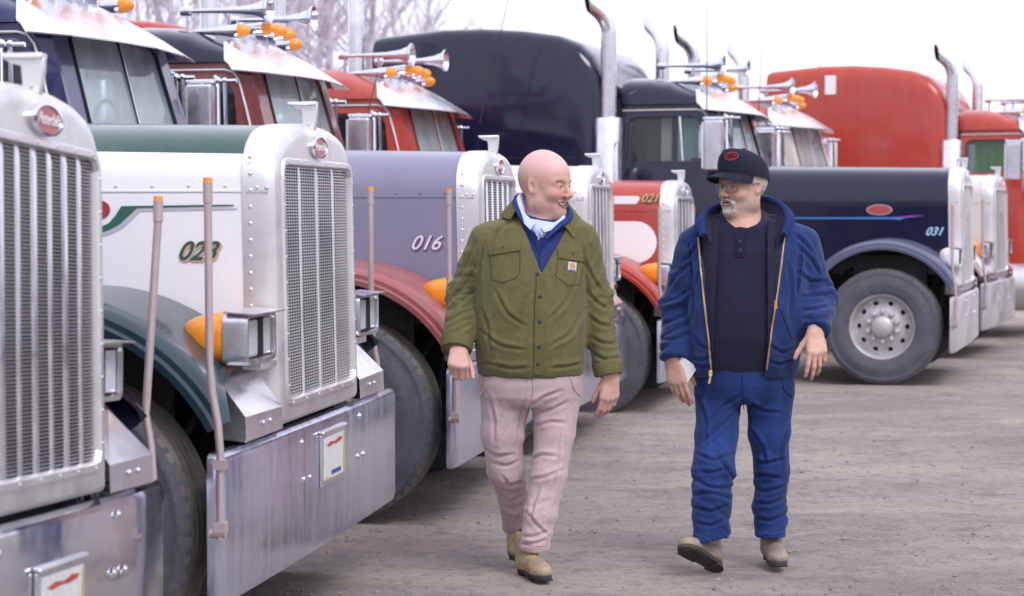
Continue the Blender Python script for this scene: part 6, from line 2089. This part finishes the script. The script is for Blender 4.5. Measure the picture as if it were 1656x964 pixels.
    mb.tube([W(v) for v in ((0.1025, -0.0110, 0.002), (0.106, 0.0, 0.006), (0.1025, 0.0110, 0.002))], 0.0018, 6)
    gl = obj('glasses', mb, WIRE, root, 60)
    for sy in (-1, 1):
        mb = MB()
        mb.add([W((0.1035 - 5.5 * (sy * 0.034 + y) ** 2, sy * 0.034 + y, -0.004 + z)) for y, z in rrect(-0.023, 0.023, -0.016, 0.016, 0.009, 4)], [tuple(range(20))])
        obj('lens', mb, glass('spectacle_glass', (0.93, 0.95, 0.94), 0.02, 1.35), gl, 0)

    # ---- shirt
    prof = rows_to_loft([(345, 1160, 1246, .075, .03), (358, 1132, 1284, .10, .02), (375, 1112, 1310, .125, .01), (405, 1108, 1312, .155, 0), (450, 1107, 1309, .175, -.005), (500, 1109, 1303, .195, -.015), (545, 1112, 1297, .20, -.02), (585, 1114, 1291, .185, -.012), (607, 1116, 1289, .168, -.005)], D)
    F = Field(np.arange(0.74, 1.36, 0.0075), np.arange(D - 0.26, D + 0.22, 0.0075), np.arange(0.82, 1.62, 0.0075))
    loft_add(F, prof, 0.01, 0.030)
    F.cone(nk + np.array((-0.005, -0.008, -0.09)), nk + np.array((-0.004, -0.010, 0.03)), 0.112, 0.097, 0.03)
    F.add(lambda p: 0 * p[0] + 0 * p[1] + (nk[2] + 0.012 + 0.62 * (p[1] - D)) - p[2], (0.7, D - 0.3, nk[2] - 0.12), (1.4, D + 0.3, nk[2] + 0.2), 0.004, 's')
    F.add(lambda p: p[2] - float(P(1200, 603)[2]) + 0 * p[0] + 0 * p[1], (0.7, D - 0.3, 0.8), (1.4, D + 0.3, 0.9), 0.006, 's')
    Vs, Qs = F.mesh(); Vs = relax(Vs, Qs, 2); N = normals(Vs, Qs)
    q = Vs - np.array((P(1200, 450)[0], D, 0))
    Vs = Vs + N * (0.006 * (ridged(np.stack([q[:, 0] * 8, q[:, 1] * 3, q[:, 2] * 6 - np.abs(q[:, 0]) * 8], -1), 81) - 0.5))[:, None]
    NAVY = (0.0135, 0.0135, 0.036)
    shirt = cloth(root, 'shirt', Vs, Qs, NAVY, KNIT, seed=4)
    bs = bvh_of(Vs, Qs)
    NM = flat('navy_jersey', NAVY, 0.9, 0, 0, 0.2, 80, 0.2, 0.15)
    patch(root, 'shirt_placket', bs, [(1189, 384), (1205, 384), (1204, 416), (1190, 416)], D, NM, 0.003, 5, 8, parent=shirt)
    for px in ((1197, 391), (1197, 405)): button(root, 'button', bs, px, D, flat('dark_button', (0.03, 0.03, 0.04), 0.4), 0.007, shirt)

    # ---- jacket
    F = Field(np.arange(0.60, 1.48, 0.0056), np.arange(8.58, 9.22, 0.0056), np.arange(0.82, 1.62, 0.0056))
    loft_add(F, prof, 0.01)
    A = [P(1121, 398), P(1096, 495, .04), P(1090, 580, -.055)]; ra = [0.074, 0.073, 0.060]
    B = [P(1298, 396), P(1321, 484, .03), P(1318, 536, -.175)]; rb = [0.078, 0.082, 0.064]
    sleeves(F, (A, ra), (B, rb))
    F.add(lambda p: sd_cone(p, nk + np.array((0, 0.0, -0.05)), nk + np.array((0.0, -0.02, 0.16)), 0.094, 0.15), nk - 0.2, nk + 0.3, 0.008, 's')
    l0, l1, r0, r1 = P(1133, 372, -.14), P(1154, 612, -.17), P(1266, 366, -.14), P(1236, 612, -.17)
    def open_front(p):
        X, Y, Z = p
        xl = l0[0] + (Z - l0[2]) * (l1[0] - l0[0]) / (l1[2] - l0[2]); xr = r0[0] + (Z - r0[2]) * (r1[0] - r0[0]) / (r1[2] - r0[2])
        return np.maximum(np.maximum(xl - X, X - xr), Y - D + 0.01)
    F.add(open_front, (l0[0] - 0.05, D - 0.3, 0.8), (r0[0] + 0.05, D + 0.0, 1.65), 0.006, 's')
    Vj, Qj = F.mesh(); Vj = relax(Vj, Qj, 2); N = normals(Vj, Qj)
    pz = lambda y: float(P(1200, y)[2])
    xc = float(P(1202, 450)[0])
    ext = np.clip((np.abs(Vj[:, 0] - xc) - 0.20) / 0.04, 0, 1)
    q = Vj - np.array((xc, D, 0))
    disp = 0.015 * (ridged(np.stack([q[:, 0] * 11 + q[:, 2] * 3 * np.sign(q[:, 0]), q[:, 1] * 4, q[:, 2] * 4.5], -1), 121) - 0.5) * (1 - ext)
    disp += 0.008 * (ridged(np.stack([q[:, 0] * 8, q[:, 1] * 8, q[:, 2] * 20], -1), 125) - 0.5) * np.clip((pz(540) - Vj[:, 2]) / 0.1, 0, 1) * (1 - ext)
    for pts, rs, sd, side in ((A, ra, 131, 0), (B, rb, 135, 1)):
        for i in range(2):
            t, u, v, Lg = limb_coords(Vj, pts[i], pts[i + 1])
            near = np.exp(-np.maximum(0, np.sqrt(u * u + v * v) - rs[i] - 0.02) / 0.015) * ((t > -0.02) & (t < Lg + 0.03))
            sel = (Vj[:, 0] < P(1118, 450)[0] if side == 0 else Vj[:, 0] > P(1290, 450)[0])
            elbow = np.exp(-((t - Lg) / 0.11) ** 2) if i == 0 else np.exp(-(t / 0.2) ** 2)
            fo = ridged(np.stack([t * 19 + u * 12, u * 6, v * 6], -1), sd + i) - 0.5
            disp += near * sel * (0.015 + 0.020 * elbow) * fo
    disp = disp * 0.6 + creases(Vj, N, [[(1116, 428), (1096, 445), (1081, 466)], [(1117, 466), (1096, 484), (1074, 490)], [(1113, 508), (1092, 518), (1070, 524)], [(1112, 538), (1090, 550), (1068, 551)], [(1114, 400), (1119, 440), (1116, 490)], [(1290, 398), (1311, 420), (1327, 446)],
        [(1286, 438), (1311, 456), (1342, 455)], [(1292, 480), (1318, 480), (1350, 474)], [(1296, 500), (1320, 502), (1351, 492)], [(1300, 516), (1325, 517), (1347, 508)], [(1294, 395), (1290, 440), (1286, 490)], [(1134, 430), (1123, 470), (1121, 515)],
        [(1275, 425), (1281, 480), (1276, 520)], [(1120, 540), (1134, 560), (1149, 565)], [(1246, 560), (1266, 572), (1287, 560)], [(1120, 578), (1134, 582), (1150, 580)], [(1244, 584), (1262, 590), (1286, 582)], [(1128, 395), (1118, 412), (1104, 425)], [(1286, 380), (1300, 392), (1312, 410)]], 0.0095, 2.7)
    Vj = Vj + N * (disp + 0.0018 * (ridged(Vj * 26, 150) - 0.5))[:, None]
    # hem gathered by its band
    hb = np.clip((pz(592) - Vj[:, 2]) / 0.02, 0, 1) * (1 - ext)
    Vj = relax(Vj, Qj, 1, 0.3)
    BLUE = (0.012, 0.030, 0.120)
    def lining(V_, c_):
        xl = l0[0] + (V_[:, 2] - l0[2]) * (l1[0] - l0[0]) / (l1[2] - l0[2]); xr = r0[0] + (V_[:, 2] - r0[2]) * (r1[0] - r0[0]) / (r1[2] - r0[2])
        inn = ((V_[:, 0] > xl - 0.002) & (V_[:, 0] < xr + 0.002)) & (V_[:, 1] < D + 0.03)
        c_[inn] = (0.022, 0.022, 0.04)
        return c_
    jk = cloth(root, 'work_jacket', Vj, Qj, BLUE, CLOTH, lining, seed=13)
    bj = bvh_of(Vj, Qj)
    BL = flat('blue_duck_cloth', BLUE, 0.88, 0, 0, 0.12, 60, 0.2, 0.2)
    DK = flat('jacket_lining', (0.024, 0.024, 0.046), 0.9, 0, 0, 0.25, 120, 0.3, 0.1)
    BR = flat('brass_zip', (0.42, 0.27, 0.12), 0.45, 0.5, 0, 0.3, 400)
    SM = flat('blue_seam', (0.007, 0.018, 0.085), 0.9, spec=0.1)
    lz = [(1129, 384), (1133, 430), (1139, 490), (1146, 550), (1150, 600)]
    rz = [(1269, 378), (1263, 430), (1255, 490), (1247, 545), (1240, 598)]
    z1 = strip(root, 'zip', bj, lz, D, BR, 0.0042, 0.002, jk, 10); strip(root, 'zip', bj, rz, D, BR, 0.0042, 0.002, jk, 10)
    mb = MB(); c_ = drape(bj, [PX(1150, 603, D)], 0.008)[0] - Vector(root.location)
    mb.box(c_.x - 0.008, c_.x + 0.008, c_.y - 0.004, c_.y + 0.004, c_.z - 0.010, c_.z + 0.012)
    mb.hexa([(c_.x - 0.012, c_.y - 0.006, c_.z - 0.045), (c_.x - 0.001, c_.y - 0.006, c_.z - 0.045), (c_.x - 0.001, c_.y - 0.002, c_.z - 0.045), (c_.x - 0.012, c_.y - 0.002, c_.z - 0.045),
             (c_.x - 0.004, c_.y - 0.007, c_.z - 0.008), (c_.x + 0.005, c_.y - 0.007, c_.z - 0.008), (c_.x + 0.005, c_.y - 0.003, c_.z - 0.008), (c_.x - 0.004, c_.y - 0.003, c_.z - 0.008)])
    obj('zip_pull', mb, flat('bright_brass', (0.80, 0.62, 0.25), 0.3, 0.8), jk, 0, bevel=0.001)
    patch(root, 'lining_facing', bs, [(1138, 380), (1163, 366), (1154, 575), (1151, 575)], D, DK, 0.012, 5, 12, 0.01, parent=jk)
    patch(root, 'lining_facing', bs, [(1240, 362), (1262, 380), (1243, 575), (1240, 575)], D, DK, 0.012, 5, 12, 0.01, parent=jk)
    for pts in ([(1122, 588), (1136, 592), (1151, 592)], [(1242, 586), (1262, 586), (1286, 580)]):
        strip(root, 'hem_seam', bj, pts, D, SM, 0.002, 0.001, jk)
    strip(root, 'armhole_seam', bj, [(1113, 392), (1120, 440), (1119, 480)], D, SM, 0.002, 0.001, jk)
    strip(root, 'armhole_seam', bj, [(1298, 386), (1296, 430), (1291, 470)], D, SM, 0.002, 0.001, jk)
    strip(root, 'pocket_seam', bj, [(1262, 500), (1280, 548)], D, SM, 0.0025, 0.001, jk)
    patch(root, 'sleeve_tab', bj, [(1252, 484), (1256, 488), (1257, 500), (1250, 498)], D, flat('tan_tab', (0.42, 0.24, 0.09), 0.7), 0.0015, 3, 3, 0.002, parent=jk)
    for c, r_ in ((A, 0.060), (B, 0.064)):
        d = (c[2] - c[1]) / np.linalg.norm(c[2] - c[1])
        mb = MB(); mb.lathe([(-0.050, r_ * 1.02), (-0.044, r_ * 1.05), (-0.02, r_ * 1.0), (-0.004, r_ * 0.90), (0.003, r_ * 0.82), (0.0, r_ * 0.62)], tuple(c[2] - loc), tuple(d), 28, caps=False)
        obj('cuff', mb, BL, jk, 60)
    c3 = lambda x, y, dy: P(x, y, dy)
    st = [
        [c3(1150, 392, -.165), c3(1139, 378, -.172), c3(1131, 386, -.166)],
        [c3(1150, 370, -.110), c3(1134, 354, -.116), c3(1122, 368, -.105)],
        [c3(1156, 352, .000), c3(1143, 340, .000), c3(1127, 357, .010)],
        [c3(1185, 338, .100), c3(1186, 322, .110), c3(1181, 340, .14)],
        [c3(1232, 334, .100), c3(1238, 318, .100), c3(1252, 337, .13)],
        [c3(1250, 350, .010), c3(1268, 332, .010), c3(1285, 351, .020)],
        [c3(1252, 372, -.085), c3(1277, 351, -.095), c3(1286, 367, -.080)],
        [c3(1256, 394, -.150), c3(1267, 377, -.160), c3(1273, 386, -.155)]]
    roll = [[s[0] * 0.25 + s[1] * 0.75, s[1], s[1] * 0.35 + s[2] * 0.65] for s in st]
    hood = collar(root, 'hood', roll, BL, 0.014, jk)
    inn = [[s[0] + np.array((0, 0.0, -0.012)), s[0] * 0.5 + s[1] * 0.5 + np.array((0, 0.004, -0.004)), s[0] * 0.18 + s[1] * 0.82 + np.array((0, -0.002, 0.001))] for s in st]
    collar(root, 'hood_lining', inn, DK, 0.008, jk)

    # ---- jeans
    F = Field(np.arange(0.74, 1.32, 0.0060), np.arange(8.55, 9.20, 0.0060), np.arange(0.02, 0.98, 0.0060))
    loft_add(F, rows_to_loft([(585, 1124, 1282, .155, 0), (620, 1123, 1285, .152, 0), (636, 1124, 1283, .148, .01), (652, 1136, 1272, .12, .01)], D), 0.02)
    LA = [P(1163, 640, 0), P(1159, 700, -.05), P(1153, 762, -.12), P(1151, 817, -.17), P(1148, 872, -.20)]; la = [0.106, 0.089, 0.090, 0.086, 0.080]
    LB_ = [P(1245, 640, 0), P(1243, 700, .01), P(1248, 762, 0.02), P(1245, 817, .04), P(1246, 866, .05)]; lb = [0.106, 0.090, 0.078, 0.076, 0.071]
    G1 = Field(*F.ax); G1.chain(LA, la, 0.03); G2 = Field(*F.ax); G2.chain(LB_, lb, 0.022)
    F.D = smin(F.D, smin(G1.D, G2.D, 0.008), 0.02)
    for c, d in ((LA[-1], np.array((0.22, -0.05, -1.0))), (LB_[-1], np.array((0, 0.05, -1.0)))):
        d = d / np.linalg.norm(d); c = c + d * 0.004
        F.add(lambda p, c=c, d=d: -((p[0] - c[0]) * d[0] + (p[1] - c[1]) * d[1] + (p[2] - c[2]) * d[2]), c - 0.085, c + 0.085, 0.005, 's')
    Vt, Qt = F.mesh(); Vt = relax(Vt, Qt, 2); N = normals(Vt, Qt)
    disp = np.zeros(len(Vt)); xm = float(P(1204, 700)[0])
    for pts, rs, sd, sg_ in ((LA, la, 161, -1), (LB_, lb, 165, 1)):
        sel = (Vt[:, 0] - xm) * sg_ > -0.01
        for i in range(4):
            t, u, v, Lg = limb_coords(Vt, pts[i], pts[i + 1])
            w_ = sel * np.clip((t + 0.03) / 0.05, 0, 1) * np.clip((Lg + 0.03 - t) / 0.05, 0, 1)
            amp = (0.009, 0.016, 0.030, 0.034)[i]
            fo = ridged(np.stack([t * (10, 12, 15, 18)[i] + u * 9 * sg_, u * 6, v * 5], -1), sd + i) - 0.5
            disp += w_ * amp * fo
    cr = np.exp(-(((Vt[:, 0] - xm) / 0.12) ** 2 + ((Vt[:, 2] - float(P(1204, 665)[2])) / 0.09) ** 2))
    disp += 0.010 * cr * (ridged(np.stack([(Vt[:, 0] - xm) * 10, Vt[:, 1] * 3, (Vt[:, 2] + 0.6 * np.abs(Vt[:, 0] - xm)) * 20], -1), 171) - 0.5)
    disp = disp * 0.5 + creases(Vt, N, [[(1196, 640), (1170, 656), (1144, 690)], [(1196, 660), (1166, 690), (1138, 715)], [(1128, 734), (1152, 746), (1184, 735)], [(1122, 775), (1150, 790), (1192, 788)], [(1119, 800), (1146, 798), (1186, 808)], [(1121, 820), (1150, 829), (1180, 815)],
        [(1124, 845), (1150, 851), (1176, 838)], [(1160, 740), (1180, 765), (1193, 788)], [(1209, 650), (1234, 665), (1264, 668)], [(1210, 690), (1231, 720), (1240, 752)], [(1210, 775), (1232, 768), (1266, 775)], [(1208, 784), (1236, 796), (1274, 785)],
        [(1220, 812), (1245, 816), (1273, 804)], [(1221, 838), (1245, 843), (1272, 831)], [(1275, 690), (1262, 725), (1262, 755)], [(1130, 640), (1142, 680), (1140, 720)], [(1215, 742), (1236, 750), (1270, 742)], [(1130, 762), (1150, 765), (1178, 758)]], 0.0105, 2.7)
    Vt = relax(Vt + N * disp[:, None], Qt, 1, 0.15)
    def fade(V_, c_):
        hem_ = np.clip((float(P(1200, 850)[2]) - V_[:, 2]) / 0.05, 0, 1)
        thigh = np.exp(-((V_[:, 2] - float(P(1200, 700)[2])) / 0.13) ** 2) * np.clip((D - 0.03 - V_[:, 1]) / 0.08, 0, 1)
        k = 0.66 + 0.55 * n3(V_ * np.array((16, 16, 6)), 77) + 0.30 * hem_ + 0.7 * thigh * n3(V_ * np.array((30, 30, 9)), 78)
        return np.clip(c_ * k[:, None], 0, 1)
    je = cloth(root, 'jeans', Vt, Qt, (0.0145, 0.037, 0.150), DENIM, fade, seed=19)
    bt = bvh_of(Vt, Qt)
    ST = flat('denim_seam', (0.010, 0.026, 0.12), 0.9, spec=0.1); HM = flat('denim_hem_thread', (0.05, 0.09, 0.26), 0.8, spec=0.1)
    strip(root, 'fly_seam', bt, [(1200, 606), (1201, 640), (1203, 662)], D, ST, 0.002, 0.001, je)
    strip(root, 'pocket_seam', bt, [(1132, 612), (1140, 632), (1130, 645)], D, ST, 0.002, 0.001, je)
    strip(root, 'pocket_seam', bt, [(1262, 610), (1268, 632), (1280, 642)], D, ST, 0.002, 0.001, je)
    strip(root, 'hem_seam', bt, [(1122, 864), (1140, 869), (1158, 880), (1168, 884)], D, HM, 0.0018, 0.001, je)
    strip(root, 'hem_seam', bt, [(1224, 861), (1246, 864), (1270, 860)], D, HM, 0.0018, 0.001, je)
    # ---- boots
    BRN = (0.25, 0.195, 0.155)
    hl = PX(1153, 917, 8.79)
    shoe(root, 'boot', np.array((hl[0], 8.79, 0.012)), (-0.62, -0.66, 0.42), (-0.27, 0.30, 0.91), 1.04, BRN, ('brown', (0.05, 0.042, 0.04)), None, 0.11)
    hl = PX(1247, 905, 9.06); hl[2] = 0.0
    shoe(root, 'boot', hl, (0.04, -1.0, 0), (0, 0, 1), 1.0, BRN, ('brown', (0.05, 0.042, 0.04)), None, 0.11)
    # ---- the folded paper in his hand is a thing of its own
    pc = [P(1102, 576, -.085), P(1128, 595, -.10), P(1111, 620, -.085), P(1092, 606, -.07)]
    base = pc[3]
    pr = thing('paper', 'folded white paper held in the right hand of the man in the cap', 'paper', tuple(float(v) for v in base))
    mb = MB()
    n_ = Vector(pc[1] - pc[0]).cross(Vector(pc[3] - pc[0])).normalized()
    g = []
    for i in range(6):
        r_ = []
        for j in range(6):
            u, v = i / 5, j / 5
            p = Vector(pc[0]) * (1 - u) * (1 - v) + Vector(pc[1]) * u * (1 - v) + Vector(pc[2]) * u * v + Vector(pc[3]) * (1 - u) * v
            r_.append(p + n_ * (0.006 * math.sin(3.0 * u)) - Vector(base))
        g.append(r_)
    mb.grid(g); mb.grid([[p + n_ * 0.0018 for p in r_] for r_ in g]); mb.grid([[p + n_ * 0.0030 for p in r_[:4]] for r_ in g])
    obj('sheet', mb, flat('white_paper', (0.78, 0.78, 0.82), 0.7), pr, 60)
    return root
capped_man()
